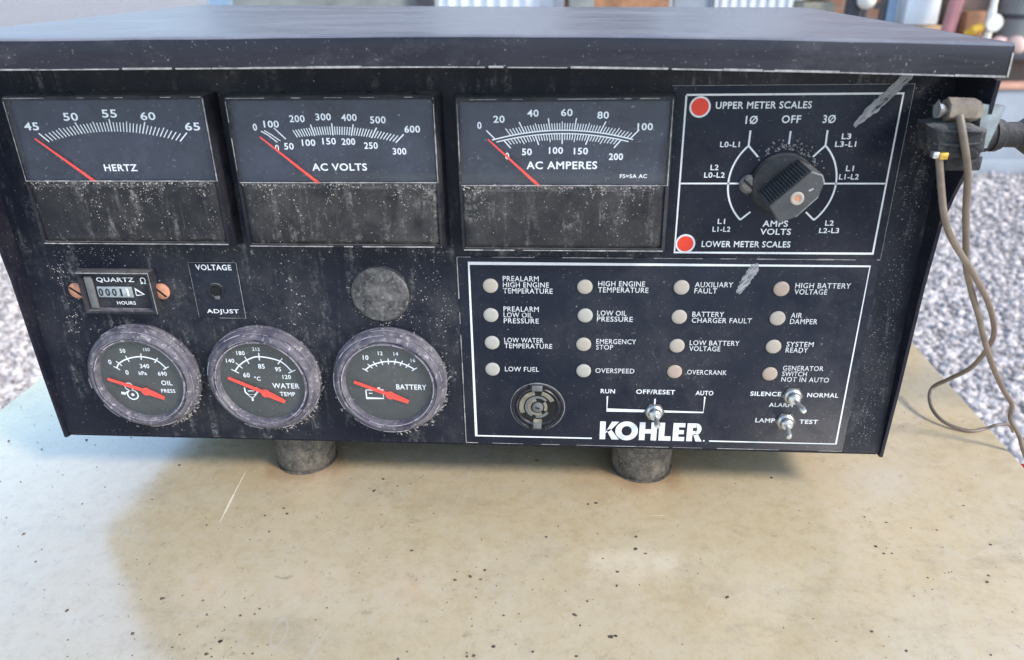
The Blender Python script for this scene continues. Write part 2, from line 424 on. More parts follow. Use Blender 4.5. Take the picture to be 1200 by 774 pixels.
# ------------------------------------------------------------------ background: workshop behind, bench at the right
def RX(a, D): return .2349 + a * D           # bearing (x per metre of depth) -> world x
def RZ(b, D): return .2691 + b * D
CAMY = -.3537
def bgmat(name, c, rough=.6, var=.2, scale=4, metal=0): 
    M[name] = plain(name, c, rough, metal, var, scale)
bgmat('white_steel', (.82, .85, .88), .45, .08, 2); bgmat('blue_post', (.25, .36, .50), .5, .15)
bgmat('greygreen', (.24, .25, .24), .7, .35, 2); bgmat('rust', (.34, .17, .09), .8, .6, 5)
bgmat('bluegrey', (.36, .42, .48), .6, .12, 2); bgmat('plankgreen', (.33, .31, .24), .8, .3, 6)
bgmat('dkmetal', (.05, .05, .06), .5, .3, 8); bgmat('pinkpole', (.60, .26, .25), .5, .15, 6)
bgmat('yellow', (.75, .45, .05), .5, .15, 10); bgmat('whiteball', (.78, .76, .70), .5, .08, 8)
bgmat('orange', (.72, .38, .26), .6, .15, 6); bgmat('benchbrown', (.16, .11, .09), .7, .4, 6)
bgmat('concrete', (.40, .43, .47), .8, .15, 3); bgmat('rag', (.58, .42, .38), .9, .3, 12); bgmat('tan', (.55, .40, .24), .8, .25, 8)
bgmat('roofmetal', (.30, .32, .34), .5, .15, 2)

def building():
    D = 7.35; y = D + CAMY; H = 7.5
    b = thing('workshop_building', 'white and grey workshop behind the control box with pale doors and posts', 'building', (.2, y, GZ))
    xs = lambda a: RX(a, D)
    def slab(name, a0, a1, mat, y0=0., th=.1, z0=GZ, z1=H):
        return MB().box(xs(a0), xs(a1), y + y0, y + y0 + th, z0, z1).build(name, mat, b, False)
    slab('corner_post', -.4385, -.4146, 'blue_post', -.06, .16)
    slab('wall', -.4146, -.166, 'greygreen', .05)
    slab('dark_post', -.183, -.168, 'dkmetal', -.03, .07)
    slab('white_door', -.1571, -.0088, 'white_steel', -.02)
    slab('side_wall', .1216, .1662, 'bluegrey', .0)
    slab('white_door', .168, .2741, 'white_steel', -.04)
    MB().box(xs(-.0088), xs(.1216), y + .9, y + 1.0, GZ, H).build('back_wall', 'rust', b, False)
    MB().box(xs(-.4385), xs(-.43), y + .1, y + 5, GZ, H).build('end_wall', 'greygreen', b, False)
    MB().box(xs(.27), xs(.2741), y + .07, y + 3, GZ, H).build('inner_wall', 'greygreen', b, False)
    # corrugation on the doors
    for a0, a1 in ((-.150, -.012), (.172, .270)):
        m = MB(); n = 9
        for i in range(n):
            xa = xs(a0 + (a1 - a0) * (i + .3) / n); m.box(xa, xa + .02, y - .055, y - .0405 if a0 > 0 else y - .0205, GZ + .05, H - .05)
        m.build('door_rib', 'white_steel', b, False)
    MB().add([(xs(-.47), y - .8, H), (xs(1.1), y - .8, H), (xs(1.1), y + 5, H + 1.2), (xs(-.47), y + 5, H + 1.2),
              (xs(-.47), y - .8, H + .06), (xs(1.1), y - .8, H + .06), (xs(1.1), y + 5, H + 1.26), (xs(-.47), y + 5, H + 1.26)],
             [(0, 1, 2, 3), (4, 5, 6, 7), (0, 1, 5, 4), (2, 3, 7, 6), (0, 3, 7, 4), (1, 2, 6, 5)]).build('roof', 'roofmetal', b, False)
    # brick bay at the right, set back
    s = NT('brick_wall_paint'); br = s.n('ShaderNodeTexBrick'); br.inputs['Scale'].default_value = 2.2
    br.inputs['Color1'].default_value = (.44, .20, .12, 1); br.inputs['Color2'].default_value = (.56, .30, .20, 1); br.inputs['Mortar'].default_value = (.42, .35, .30, 1)
    mp = s.n('ShaderNodeMapping'); mp.inputs['Rotation'].default_value = (R_(90), 0, 0); s.l(s.tc.outputs['Object'], mp.inputs[0]); s.l(mp.outputs[0], br.inputs['Vector'])
    s.col(br.outputs[0]); s.set('Roughness', .85); M['brick'] = s.m
    MB().box(xs(.2741) + .01, xs(1.08), y + 3.0, y + 3.2, GZ, H).build('brick_wall', 'brick', b, False)
    MB().box(xs(1.08), xs(1.1), y, y + 3.2, GZ, H).build('brick_return', 'brick', b, False)
    for a in (.60, .85): slab('corner_post', a, a + .015, 'blue_post', 0, .12)
building()

t = thing('rusty_machine', 'rust brown machine standing between the two white doors', 'machine', (.6, 6.6, GZ))
MB().box(.26, 1.02, 6.4, 6.9, GZ, .05, .03).box(.36, .9, 6.45, 6.85, .052, .35, .03).build('body', 'rust', t)
MB().box(.22, .42, 6.2, 6.38, GZ + .3, .3, .02).build('side_box', 'greygreen', t)
for xx in (.3, .95): MB().box(xx, xx + .05, 6.3, 6.36, GZ, -.2).build('leg', 'dkmetal', t)

def bg(name, label, cat, parts, loc):
    t = thing(name, label, cat, loc)
    for nm, mat, mb in parts: mb.build(nm, mat, t)
    return t
D = 6.0; Yb = D + CAMY
bg('plank_stack', 'greenish grey planks stacked beside the right white door', 'planks',
   [('plank', 'plankgreen', MB().box(RX(.280, D), RX(.318, D), Yb + .2, Yb + .5, GZ + .18 * i, GZ + .165 + .18 * i, .01)) for i in range(8)], (2.0, Yb + .3, GZ))
bg('dark_bollard', 'dark grey slim post standing beside the grey planks', 'post',
   [('post', 'dkmetal', MB().lathe_z(RX(.329, 5.8), 5.8 + CAMY, [(.06, GZ), (.06, -.05), (.052, .35), (.03, .36)], 16)),
    ('cap', 'greygreen', MB().lathe_z(RX(.329, 5.8), 5.8 + CAMY, [(.055, .362), (.055, .40), (.01, .42)], 16))], (RX(.329, 5.8), 5.8 + CAMY, GZ))
def ball(cx, cy, cz, r, sy=1.):
    return MB().loft([[(cx + r * math.sin(p) * math.cos(a), cy + sy * r * math.sin(p) * math.sin(a), cz + r * math.cos(p)) for a in [i * math.pi / 8 for i in range(16)]] for p in [.02 + k * (math.pi - .04) / 10 for k in range(11)]])
bg('float_lamp', 'round white ball on a thin stand near the brick wall', 'lamp',
   [('globe', 'whiteball', ball(RX(.342, 5.7), 5.7 + CAMY, RZ(-.046, 5.7), .06)), ('stand', 'dkmetal', MB().lathe_z(RX(.342, 5.7), 5.7 + CAMY, [(.09, GZ), (.09, GZ + .02), (.012, GZ + .03), (.012, RZ(-.046, 5.7) - .056)], 12))], (RX(.342, 5.7), 5.7 + CAMY, GZ))
bg('steel_post', 'blue grey square steel post left of the workbench', 'post',
   [('post', 'blue_post', MB().box(RX(.3655, D), RX(.376, D), Yb - .03, Yb + .03, GZ, 3.9)), ('dark_flange', 'dkmetal', MB().box(RX(.359, D), RX(.3653, D), Yb - .02, Yb + .02, GZ, 3.9)),
    ('bracket', 'dkmetal', MB().box(RX(.352, D), RX(.3588, D), Yb - .02, Yb + .02, RZ(-.056, D), RZ(-.049, D)))], (RX(.37, D), Yb, GZ))
# workbench
D = 5.6; Yb = D + CAMY; zt = RZ(-.107, D)
t = thing('workbench', 'long brown workbench with dark top edge behind the orange topped barrier', 'workbench', (3.6, Yb + .3, GZ))
MB().box(2.0, 6.0, Yb, Yb + .75, zt - .045, zt, .006).build('bench_top', 'dkmetal', t)
MB().box(2.05, 5.95, Yb + .1, Yb + .7, GZ + .12, zt - .047).build('under_bench_shade', 'benchbrown', t)  # brown block painting the shade under the bench top
for xx in (2.02, 3.95, 5.9): MB().box(xx, xx + .06, Yb + .03, Yb + .09, GZ, zt - .047).build('leg', 'rust', t)
bg('storage_box', 'white box on tan base standing on the workbench', 'box',
   [('box', 'white_steel', MB().box(RX(.388, 5.9), RX(.427, 5.9), Yb + .3, Yb + .6, zt + .16, zt + .36, .015)), ('base', 'tan', MB().box(RX(.384, 5.9), RX(.436, 5.9), Yb + .28, Yb + .62, zt + .001, zt + .155, .01)),
    ('lid', 'dkmetal', MB().box(RX(.387, 5.9), RX(.428, 5.9), Yb + .29, Yb + .61, zt + .362, zt + .40, .01))], (2.6, Yb + .45, zt))
bg('rusty_engine', 'dark brown engine part on the workbench behind the pink pole', 'engine part',
   [('block', 'benchbrown', MB().box(RX(.443, 5.9), RX(.497, 5.9), Yb + .3, Yb + .65, zt + .001, zt + .42, .03)), ('flange', 'rust', MB().box(RX(.45, 5.9), RX(.475, 5.9), Yb + .2, Yb + .298, zt + .05, zt + .25, .02))], (3.0, Yb + .45, zt))
bg('salmon_pole', 'slanted salmon pink pole leaning up from the workbench', 'pole',
   [('pole', 'pinkpole', MB().tube([(RX(.458, 5.5), Yb + .15, zt + .001), (RX(.475, 5.5), Yb + .2, zt + .8), (RX(.486, 5.5), Yb + .24, zt + 1.3)], .045, 12)), ('pole_cap', 'pinkpole', MB().lathe_z(RX(.486, 5.5), Yb + .24, [(.05, zt + 1.3), (.05, zt + 1.34), (.03, zt + 1.35)], 12))], (2.8, Yb + .15, zt))
zc = RZ(-.0755, 5.4)
bg('dial_valve', 'yellow handled valve with round white dial on the workbench', 'valve',
   [('dial', 'whiteball', MB().lathe_y(RX(.5055, 5.4), zc, [(.052, Yb - .02), (.056, Yb - .03), (.05, Yb - .045), (.002, Yb - .045)], 24)),
    ('handle', 'yellow', MB().tube([(RX(.478, 5.4), Yb + .02, zc - .07), (RX(.486, 5.4), Yb + .0, zc - .045), (RX(.496, 5.4), Yb - .01, zc - .02)], .03, 10, [.014, .032, .026])),
    ('stem', 'chrome', MB().lathe_z(RX(.5055, 5.4), Yb + .03, [(.03, zt + .001), (.03, zc + .05), (.022, zc + .1), (.022, zc + .5)], 14))], (RX(.5055, 5.4), Yb + .03, zt))
bg('grey_tank', 'grey upright cylinder on the workbench right of the white dial', 'tank',
   [('shell', 'greygreen', MB().lathe_z(RX(.545, 5.6), Yb + .3, [(.15, zt + .001), (.15, zt + .5), (.10, zt + .58), (.02, zt + .6)], 24)), ('band', 'dkmetal', MB().lathe_z(RX(.545, 5.6), Yb + .3, [(.153, zt + .2), (.153, zt + .23)], 24))], (RX(.545, 5.6), Yb + .3, zt))
m = MB()
for i in range(9):
    b_ = ball(RX(random.uniform(.487, .54), 5.5), Yb + random.uniform(.06, .14), zt + .04, random.uniform(.04, .075)); m.add(b_.v, b_.f)
tag(m.build('rag_heap', 'rag'), 'pinkish crumpled rags lying on the workbench under the dial', 'rags')
D = 5.45; Yb = D + CAMY
t = thing('concrete_barrier', 'low blue grey concrete barrier with orange top on gravel at the right', 'barrier', (4, Yb, GZ))
zt2 = RZ(-.1474, D)
MB().box(2.2, 7.5, Yb, Yb + .1, GZ, zt2 - .002, .01).build('wall', 'concrete', t)
MB().box(2.2, 7.5, Yb - .025, Yb - .001, GZ, GZ + .10, .006).build('foot_ledge', 'concrete', t)
MB().box(2.18, 7.52, Yb - .02, Yb + .12, zt2, zt2 + .035, .006).build('orange_rail', 'orange', t)

# ------------------------------------------------------------------ table (painted steel housing)
tb = thing('painted_housing', 'beige painted steel housing top carrying the black control box', 'table', (.175, -.05, GZ))
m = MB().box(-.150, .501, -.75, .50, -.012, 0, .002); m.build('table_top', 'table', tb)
MB().box(-.140, .491, -.74, .49, GZ, -.0125).build('side_walls', 'table', tb, False)
for xx in (-.1405, .4915):
    MB().box(min(xx, xx + .004), max(xx, xx + .004), -.6, .4, -.55, -.15).build('door_panel', 'table', tb, False)
# dirt crumbs on the table
m = MB()
def crumb(m, x, y, z, r, flat=.5):
    k = random.randint(4, 6); a0 = random.random() * 6
    ex = random.uniform(.5, 1.6); an = random.random() * 3.14
    def q(a, s):
        u, v = math.cos(a) * r * ex * s, math.sin(a) * r * s
        return (x + u * math.cos(an) - v * math.sin(an), y + u * math.sin(an) + v * math.cos(an))
    lo = [(*q(a0 + i * 6.283 / k, random.uniform(.7, 1.2)), z) for i in range(k)]
    hi = [(*q(a0 + i * 6.283 / k, random.uniform(.3, .7)), z + r * flat) for i in range(k)]
    m.loft([lo, hi])
cl = [(random.uniform(-.12, .48), random.uniform(-.15, 0)) for _ in range(26)]
for i in range(620):
    if random.random() < .5:
        cx, cy = random.choice(cl); x = random.gauss(cx, .02); y = random.gauss(cy, .012)
    else: x = random.uniform(-.145, .495); y = random.uniform(-.17, .12)
    if not (-.148 < x < .498): continue
    crumb(m, x, y, .00005, random.choice([.0002, .0003, .0003, .0004, .0004, .0005, .0009]) * random.uniform(.7, 1.2), .4)
M['crumb'] = plain('dark_crumb', (.10, .075, .055), .9, var=.8, scale=60)
# pale scratches rubbed into the paint
ms = MB()
def scratch(x, y, a, L, wd, bend):
    n = 9; L_ = []; R2 = []
    for i in range(n + 1):
        t_ = i / n; aa = a + bend * t_; k = wd * (.15 + .85 * math.sin(math.pi * t_)) * random.uniform(.5, 1.2)
        L_.append((x - math.sin(aa) * k, y + math.cos(aa) * k, .00006)); R2.append((x + math.sin(aa) * k, y - math.cos(aa) * k, .00006))
        x += math.cos(aa) * L / n; y += math.sin(aa) * L / n
    ms.add(L_ + R2, [(i, i + 1, n + 2 + i, n + 1 + i) for i in range(n)])
scratch(.047, .012, -1.5, .046, .0006, .02)
for i in range(5): scratch(random.uniform(-.13, .46), random.uniform(-.14, .0), random.choice([0, .2, -.3, 1.2, 2.8]) + random.uniform(-.3, .3), random.uniform(.006, .05), random.uniform(.00010, .00028), random.uniform(-.8, .8))
M['scratch'] = plain('rubbed_paint', (.77, .68, .53), .5, var=.2, scale=300)
o = ms.build('paint_scratches', 'scratch', tb, False); o['kind'] = 'stuff'
o = m.build('dirt_crumbs', 'crumb', tb, False); o['kind'] = 'stuff'

# ------------------------------------------------------------------ control box
BX = thing('control_box', 'black steel generator control box with meters, gauges and switches on beige metal', 'control panel', (.177, .12, 0))
XL, XR = -44.0, 400.0            # case at mid height
def xo(side, z):                 # case flank tapers a little towards the top
    f = min(1, max(0, (z - 18.8) / 110))
    return (402.4 - 2.2 * f) if side > 0 else (-48.5 + 4.3 * f)
def ztop(x, y):
    def interp(x, T):
        for (a, za), (b, zb) in zip(T, T[1:]):
            if x <= b: return za + (zb - za) * max(0, min(1, (x - a) / (b - a)))
        return T[-1][1]
    fr = interp(x, [(-50, 232.7), (91, 232.3), (178, 232.1), (230, 231.4), (278, 230.3), (343, 228.4), (391, 226.6), (403, 226.2)])
    bk = interp(x, [(-50, 232.5), (192, 227.7), (403, 224.3)])
    return fr + (bk - fr) * max(0, min(1, (y + 30) / 300))
# flanks
prof = [(-1.0, 18.0), (-5, 60), (-9, 117), (-12.5, 150), (-18, 164), (-25, 178), (-31, 200), (-32, 213), (0, 216), (262, 222), (262, 17), (4, 17)]
for sd in (-1, 1):
    m = PB(); o_ = [(xo(sd, z), y, z) for y, z in prof]; i_ = [(xo(sd, z) - sd * 1.6, y, z) for y, z in prof]
    m.loft([o_, i_]); m.build('side_panel', 'case', BX, False)
m = PB().box(-46.5, 400.5, 3, 260, 17.0, 18.6).box(-46.2, 398.3, 259, 261, 19, 221); m.build('case_bottom', 'case', BX, False)
# front panel : sheet with rolled lower edge
m = PB(); n = 24
zz = [217, 150, 100, 60, 30, 22, 19.6, 18.8, 18.8]; yy = [0, 0, 0, 0, 0, 0, .4, 1.6, 8]
rows = []
for z, y in zip(zz, yy): rows.append([(xo(-1, z) + 1.7 + (xo(1, z) - xo(-1, z) - 3.4) * i / n, y, z) for i in range(n + 1)])
vs = [p for r in rows for p in r]; fs = [(r * (n + 1) + i, r * (n + 1) + i + 1, (r + 1) * (n + 1) + i + 1, (r + 1) * (n + 1) + i) for r in range(len(rows) - 1) for i in range(n)]
m.add(vs, fs); m.build('front_panel', 'panel', BX)
# hood: top sheet + front lip, one bent sheet with thickness
m = PB(); cols = [-47, -46.2] + list(range(-40, 401, 20)) + [402.2, 403.0]
sec = [(268, -3), (262, 0), (200, 0), (100, 0), (0, 0), (-27, 0), (-29.2, -.3), (-30.2, -1.0), (-30.6, -2.4), (-30.7, -6), (-30.8, -12.4)]
rng = random.Random(3); wob = [rng.uniform(-.12, .12) for _ in cols]
outer = []; inner = []
for k, x in enumerate(cols):
    outer.append([(x, y, ztop(x, y) + dz + (wob[k] if dz > -3 else 0)) for y, dz in sec])
    inner.append([(x, y + (1.3 if i >= 7 else 0), ztop(x, y) + dz - (1.4 if i < 9 else (.6 if i == 9 else 0))) for i, (y, dz) in enumerate(sec)])
ns = len(sec); nc = len(cols); vs = [p for r in outer for p in r] + [p for r in inner for p in r]; off = nc * ns; fs = []
for k in range(nc - 1):
    for i in range(ns - 1):
        a = k * ns + i; fs.append((a, a + 1, a + ns + 1, a + ns)); fs.append((off + a, off + a + ns, off + a + ns + 1, off + a + 1))
for k in range(nc - 1):
    a = k * ns; fs.append((a, a + ns, off + a + ns, off + a)); b = k * ns + ns - 1; fs.append((b, off + b, off + b + ns, b + ns))
for kk in (0, nc - 1):
    for i in range(ns - 1): a = kk * ns + i; fs.append((a, off + a, off + a + 1, a + 1))
m.add(vs, fs); hood = m.build('hood', 'hood', BX)
# worn bare lower edge of the lip, broken into uneven lengths
m = PB(); x = -46
while x < 401:
    L = rng.uniform(4, 26); x1 = min(402, x + L); th = rng.uniform(.35, .8)
    a, b = ztop(x, -30.8) - 12.4, ztop(x1, -30.8) - 12.4
    m.add([(x, -31.0, a - .05), (x1, -31.0, b - .05), (x1, -30.95, b + th), (x, -30.95, a + th), (x, -29.6, a - .08), (x1, -29.6, b - .08)], [(0, 1, 2, 3), (0, 1, 5, 4)])
    x = x1 + rng.choice([0, 0, .3, 1.5])
m.build('worn_edge', 'worn', hood, False)
m = PB(); 
m.add([(403.15, -30.7, ztop(403, -30) - 3.5), (402.3, -31.0, ztop(403, -30) - 3.2), (402.3, -31.1, ztop(403, -30) - 12.3), (403.2, -30.8, ztop(403, -30) - 12.4)], [(0, 1, 2, 3)])
m.build('worn_edge', 'worn', hood, False)
# feet
def foot(cx, cy):
    m = PB(); rr = [(14.6, -12), (16.2, -11.6), (17.0, -10), (17.3, -6), (17.3, 4), (17.8, 14), (17.8, 17)]
    m.lathe_z(cx, cy, rr, 40, .006); f = m.build('rubber_foot', 'rubber', BX)
    PB().lathe_z(cx, cy, [(17.9, -11.98), (17.8, -11.75), (16.9, -11.5)], 40, .02).build('base_rim', M['rubber'], f)
foot(79.5, 28); foot(280, 29); foot(79.5, 225); foot(280, 225)

# ---- rectangular meters
def curve_hit(cx, pz, z0, k, th):
    s_, c_ = math.sin(th), math.cos(th)
    if abs(s_) < 1e-6: return z0 - pz
    a = k * s_ * s_; b = c_; c = pz - z0
    return (-b + math.sqrt(b * b - 4 * a * c)) / (2 * a)
def tick(m, cx, pz, z0, k, th, l0, l1, wd, y):
    t_ = curve_hit(cx, pz, z0, k, th); s_, c_ = math.sin(th), math.cos(th)
    m.stroke([(cx + s_ * (t_ + l0), pz + c_ * (t_ + l0)), (cx + s_ * (t_ + l1), pz + c_ * (t_ + l1))], wd, y)
def rect_ring(x0, x1, z0, z1, y): return [(x0, y, z0), (x1, y, z0), (x1, y, z1), (x0, y, z1)]
def meter(cx, dz, label):
    x0, x1, z0, z1 = cx - 48.6, cx + 48.6, 133.2 + dz, 206.3 + dz
    m = PB(); fx0, fx1, fz0, fz1 = cx - 46.8, cx + 46.8, 136.5 + dz, 207.0 + dz - 1.2
    # outer shell with front lip, window opening in the upper half
    def ring(x0, x1, z0, z1, y, r=1.0):
        out = []
        for px, pz, a0 in ((x1 - r, z1 - r, 0), (x0 + r, z1 - r, 90), (x0 + r, z0 + r, 180), (x1 - r, z0 + r, 270)):
            for a in (0, 45, 90): out.append((px + r * math.cos(R_(a0 + a)), y, pz + r * math.sin(R_(a0 + a))))
        return out
    m.loft([ring(x0, x1, z0, z1, .1), ring(x0 + .2, x1 - .2, z0 + .3, z1 - .1, -2), ring(fx0 - .2, fx1 + .2, fz0 - .2, fz1 + .2, -10.6), ring(fx0, fx1, fz0, fz1, -11.4),
            ring(fx0 + 1.2, fx1 - 1.2, fz0 + 1.2, fz1 - 1.6, -11.5), ring(fx0 + 1.4, fx1 - 1.4, fz0 + 1.4, fz1 - 1.8, -9.0)], False, True)
    me = m.build('panel_meter', 'bezelblk', BX); me['label'] = label
    zm = 167.4 + dz
    # dial face
    PB().add(rect_ring(fx0 + 1.45, fx1 - 1.45, zm - 1, fz1 - 1.85, -9.2), [(0, 1, 2, 3)]).build('dial_face', 'dial', me, False)
    # textured lower cover
    m = PB(); nx, nz = 30, 12; rr = random.Random(int(cx)); vs = []
    for j in range(nz + 1):
        for i in range(nx + 1):
            e = (i in (0, nx) or j in (0, nz)); vs.append((fx0 + 1.0 + (fx1 - fx0 - 2.0) * i / nx, -10.2 if e else -11.9 + rr.uniform(-.12, .12), fz0 + .8 + (zm - fz0 - .8) * j / nz))
    m.add(vs, [(j * (nx + 1) + i, j * (nx + 1) + i + 1, (j + 1) * (nx + 1) + i + 1, (j + 1) * (nx + 1) + i) for j in range(nz) for i in range(nx)])
    cv = m.build('lower_cover', 'cover', me)
    # dusty worn rims, bright edge highlights painted in: window sill, cover foot, right edge
    m = PB()
    def rim(pts, wd, y, drop=.0):
        for (a, b), (c_, d) in zip(pts, pts[1:]):
            L = math.hypot(c_ - a, d - b); k = 0
            while k < L:
                e = min(L, k + rr.uniform(2, 9)); f0, f1 = k / L, e / L
                if rr.random() > drop: m.stroke([(a + (c_ - a) * f0, b + (d - b) * f0), (a + (c_ - a) * f1, b + (d - b) * f1)], wd * rr.uniform(.5, 1.3), y)
                k = e
    rim([(fx0 + 1, zm + .3), (fx1 - 1, zm + .3)], .5, -12.0); rim([(fx0 + .8, fz0 + .4), (fx1 - .6, fz0 + .4)], .5, -11.75, .12)
    rim([(fx1 - .5, zm), (fx1 - .5, fz1 - 1)], .5, -11.65, .1); rim([(fx0 + .6, zm), (fx0 + .6, fz1 - 2)], .35, -11.65, .3); rim([(fx0 + 1, fz1 - .6), (fx1 - 1, fz1 - .6)], .3, -11.65, .6)
    m.build('worn_bright_rim', 'worn', me, False)
    # window pane
    PB().add(rect_ring(fx0 + 1.25, fx1 - 1.25, zm, fz1 - 1.65, -11.2), [(0, 1, 2, 3)]).build('window_pane', 'glass', me, False)
    return me
YM = -9.3
m1 = meter(27.0, .8, 'frequency meter marked HERTZ')
m = PB()
for i in range(41):
    th = R_(-45.5 + 91 * i / 40); tick(m, 27, 155.5, 190.7, .0047, th, 0, 5.6 if i % 10 == 0 else (4.2 if i % 5 else 4.8), .55 if i % 10 == 0 else .42, YM)
m.build('scale_marks', 'pale', m1, False)
for s_, x, z in (('45', -10.8, 193.2), ('50', 9.1, 197.4), ('55', 27.7, 198.7), ('60', 45.5, 197.5), ('65', 65.3, 192.8)): text(s_, x, z, 3.6, m1, YM, mat='pale', width=7.0)
text('HERTZ', 27.1, 174.1, 3.2, m1, YM, 16, mat='pale')
def needle(pa, pb, par, y=-10.2):
    m = PB(); (xa, za), (xb, zb) = pa, pb
    d = Vector((xb - xa, zb - za)).normalized(); n_ = Vector((-d.y, d.x))
    pts = [(xa - n_.x * .25, za - n_.y * .25), (xa + n_.x * .25, za + n_.y * .25), (xb + n_.x * .65, zb + n_.y * .65), (xb - n_.x * .65, zb - n_.y * .65)]
    m.prism(pts, y, y - .35); return m.build('needle', 'needle', par, False)
needle((-10.0, 187.9), (14.4, 167.2), m1)
m2 = meter(129.8, .1, 'voltage meter marked AC VOLTS')
m = PB()
for i in range(49):
    th = R_(-46 + 92 * i / 48)
    if i < 9: continue
    tick(m, 129.5, 158, 188.9, .0042, th, -.3 if i % 8 == 0 else 0, 5.0 if i % 8 == 0 else 3.6, .55 if i % 8 == 0 else .42, YM)
for i in range(0): tick(m, 129.5, 158, 188.9, .0042, R_(-46 + 92 * (i + .5) / 60), 0, 2.4, .3, YM)
m.stroke([(96.7, 190.6), (99.6, 188.9), (103.6, 185.6)], .45, YM); m.stroke([(98.2, 190.9), (101.4, 188.9), (105.0, 186.2)], .4, YM); m.stroke([(102.9, 192.0), (107.6, 187.0)], .5, YM)
m.build('scale_marks', 'pale', m2, False)
for s_, x, z in (('0', 94.2, 192.4), ('100', 101.9, 193.7), ('200', 114, 196.0), ('300', 126, 196.7), ('400', 137.6, 196.4), ('500', 150.5, 195.3), ('600', 165.6, 191.2)): text(s_, x, z, 3.1, m2, YM, mat='pale', width=7.0 if len(s_) > 1 else None)
for s_, x, z in (('0', 103.0, 183.0), ('50', 108.6, 183.8), ('100', 117.9, 185.4), ('150', 127.4, 186.0), ('200', 136.2, 185.8), ('250', 146.3, 184.0), ('300', 159.1, 181.4)): text(s_, x, z, 3.0, m2, YM, mat='pale', width=6.2 if len(s_) > 2 else (4.4 if len(s_) > 1 else None))
text('AC VOLTS', 130.8, 174.3, 3.4, m2, YM, 25.5, mat='pale')
needle((96.2, 188.3), (121.0, 166.7), m2)
m3 = meter(232.6, -1.2, 'current meter marked AC AMPERES')
m = PB(); CX3 = 232
up = [(CX3 + 30.8 * math.sin(R_(a)) * 1.0 / math.sin(R_(46)), 0) for a in (0,)]
pts_u = [(CX3 + d, 190.4 - .0043 * d * d) for d in range(-31, 32, 2)]; pts_l = [(CX3 + d, 189.0 - .0043 * d * d) for d in range(-29, 31, 2)]
m.stroke(pts_u, .5, YM); m.stroke(pts_l, .45, YM)
for i in range(51):
    th = R_(-44.5 + 89 * i / 50)
    if i % 10 == 0 or i > 4: tick(m, CX3, 156.5, 190.6, .0043, th, 0, 5.2 if i % 10 == 0 else (3.6 if i % 5 == 0 else 2.9), .5 if i % 10 == 0 else .38, YM)
for i in range(41):
    th = R_(-41 + 82 * i / 40); tick(m, CX3, 156.5, 188.8, .0043, th, -4.4 if i % 10 == 0 else (-3.4 if i % 5 == 0 else -2.6), 0, .5 if i % 10 == 0 else .36, YM)
m.build('scale_marks', 'pale', m3, False)
for s_, x, z in (('0', 195.6, 192.7), ('20', 204.3, 195.3), ('40', 219.2, 197.8), ('60', 233.9, 198.0), ('80', 249.6, 196.8), ('100', 267.9, 191.8)): text(s_, x, z, 3.1, m3, YM, mat='pale', width=5.0 if len(s_) == 2 else (6.6 if len(s_) > 2 else None))
for s_, x, z in (('0', 207.6, 179.2), ('50', 216.4, 181.0), ('100', 229.3, 181.6), ('150', 240.3, 181.3), ('200', 255.8, 178.8)): text(s_, x, z, 3.0, m3, YM, mat='pale', width=4.4 if len(s_) == 2 else (6.2 if len(s_) > 2 else None))
text('AC AMPERES', 231.9, 175.0, 3.5, m3, YM, 31.5, mat='pale'); text('FS=5A AC', 263.9, 170.1, 1.8, m3, YM, 12, mat='pale')
needle((199.3, 186.8), (223.2, 164.6), m3)

# ---- round gauges
def gauge(cx, cz, label):
    m = PB(); prof = [(30.0, .1), (30.3, -1.6), (29.4, -2.2), (29.5, -3.0), (30.1, -3.6), (29.9, -5.2), (29.0, -6.4), (28.2, -6.6), (28.0, -7.6), (26.9, -8.8), (25.9, -9.1), (25.3, -8.0), (24.9, -7.9), (24.5, -8.8), (23.7, -8.8), (23.2, -8.0), (22.9, -5.2)]
    m.lathe_y(cx, cz, prof, 72, .003)
    m.f = [f for f in m.f if len(f) < 10]
    g = m.build('round_gauge', 'bezel', BX); g['label'] = label
    PB().disc(cx, cz, 23.0, -5.3, 48).build('dial_face', 'gdial', g, False)
    ln_ = PB().lathe_y(cx, cz, [(23.2, -7.0), (18, -7.05), (8, -7.08), (.01, -7.1)], 40); ln_.f = [f for f in ln_.f if len(f) < 10]; ln_.build('lens', 'gglass', g)
    # sheet-metal fringe and grime at the lower right of the rim
    m = PB(); rr = random.Random(int(cx) + 5)
    for i in range(150):
        a = rr.gauss(-40, 42); a = R_(a); r = rr.uniform(28.2, 31.5); y = -rr.uniform(.3, 6.5); L = rr.uniform(.5, 2.6)
        x, z = cx + r * math.cos(a), cz + r * math.sin(a); ta = a + R_(rr.choice([90, 80, 60, 20]) + rr.uniform(-12, 12)); dx, dz = math.cos(ta) * L, math.sin(ta) * L; w_ = rr.uniform(.15, .4)
        m.add([(x, y, z), (x + dx, y - .2, z + dz), (x + dx * .6 - dz * w_, y - w_, z + dz * .6 + dx * w_), (x + dx * .3, y - .45, z + dz * .3)], [(0, 1, 2), (0, 1, 3), (0, 2, 3), (1, 2, 3)])
    o = m.build('rim_grime', 'grit', g, False); o['kind'] = 'stuff'
    m = PB()
    for r0, y_, wd, drop in ((29.9, -4.6, .5, .25), (28.6, -7.7, .35, .45), (24.1, -9.0, .45, .2), (25.2, -8.5, .3, .5)):
        a = rr.uniform(0, 20)
        while a < 360:
            b = a + rr.uniform(4, 26)
            if rr.random() > drop: m.stroke([(cx + r0 * math.cos(R_(a + (b - a) * k / 6)), cz + r0 * math.sin(R_(a + (b - a) * k / 6))) for k in range(7)], wd * rr.uniform(.5, 1.5), y_)
            a = b + rr.uniform(0, 3)
    m.build('worn_bright_rim', 'worn2', g, False)
    return g
YG = -5.5
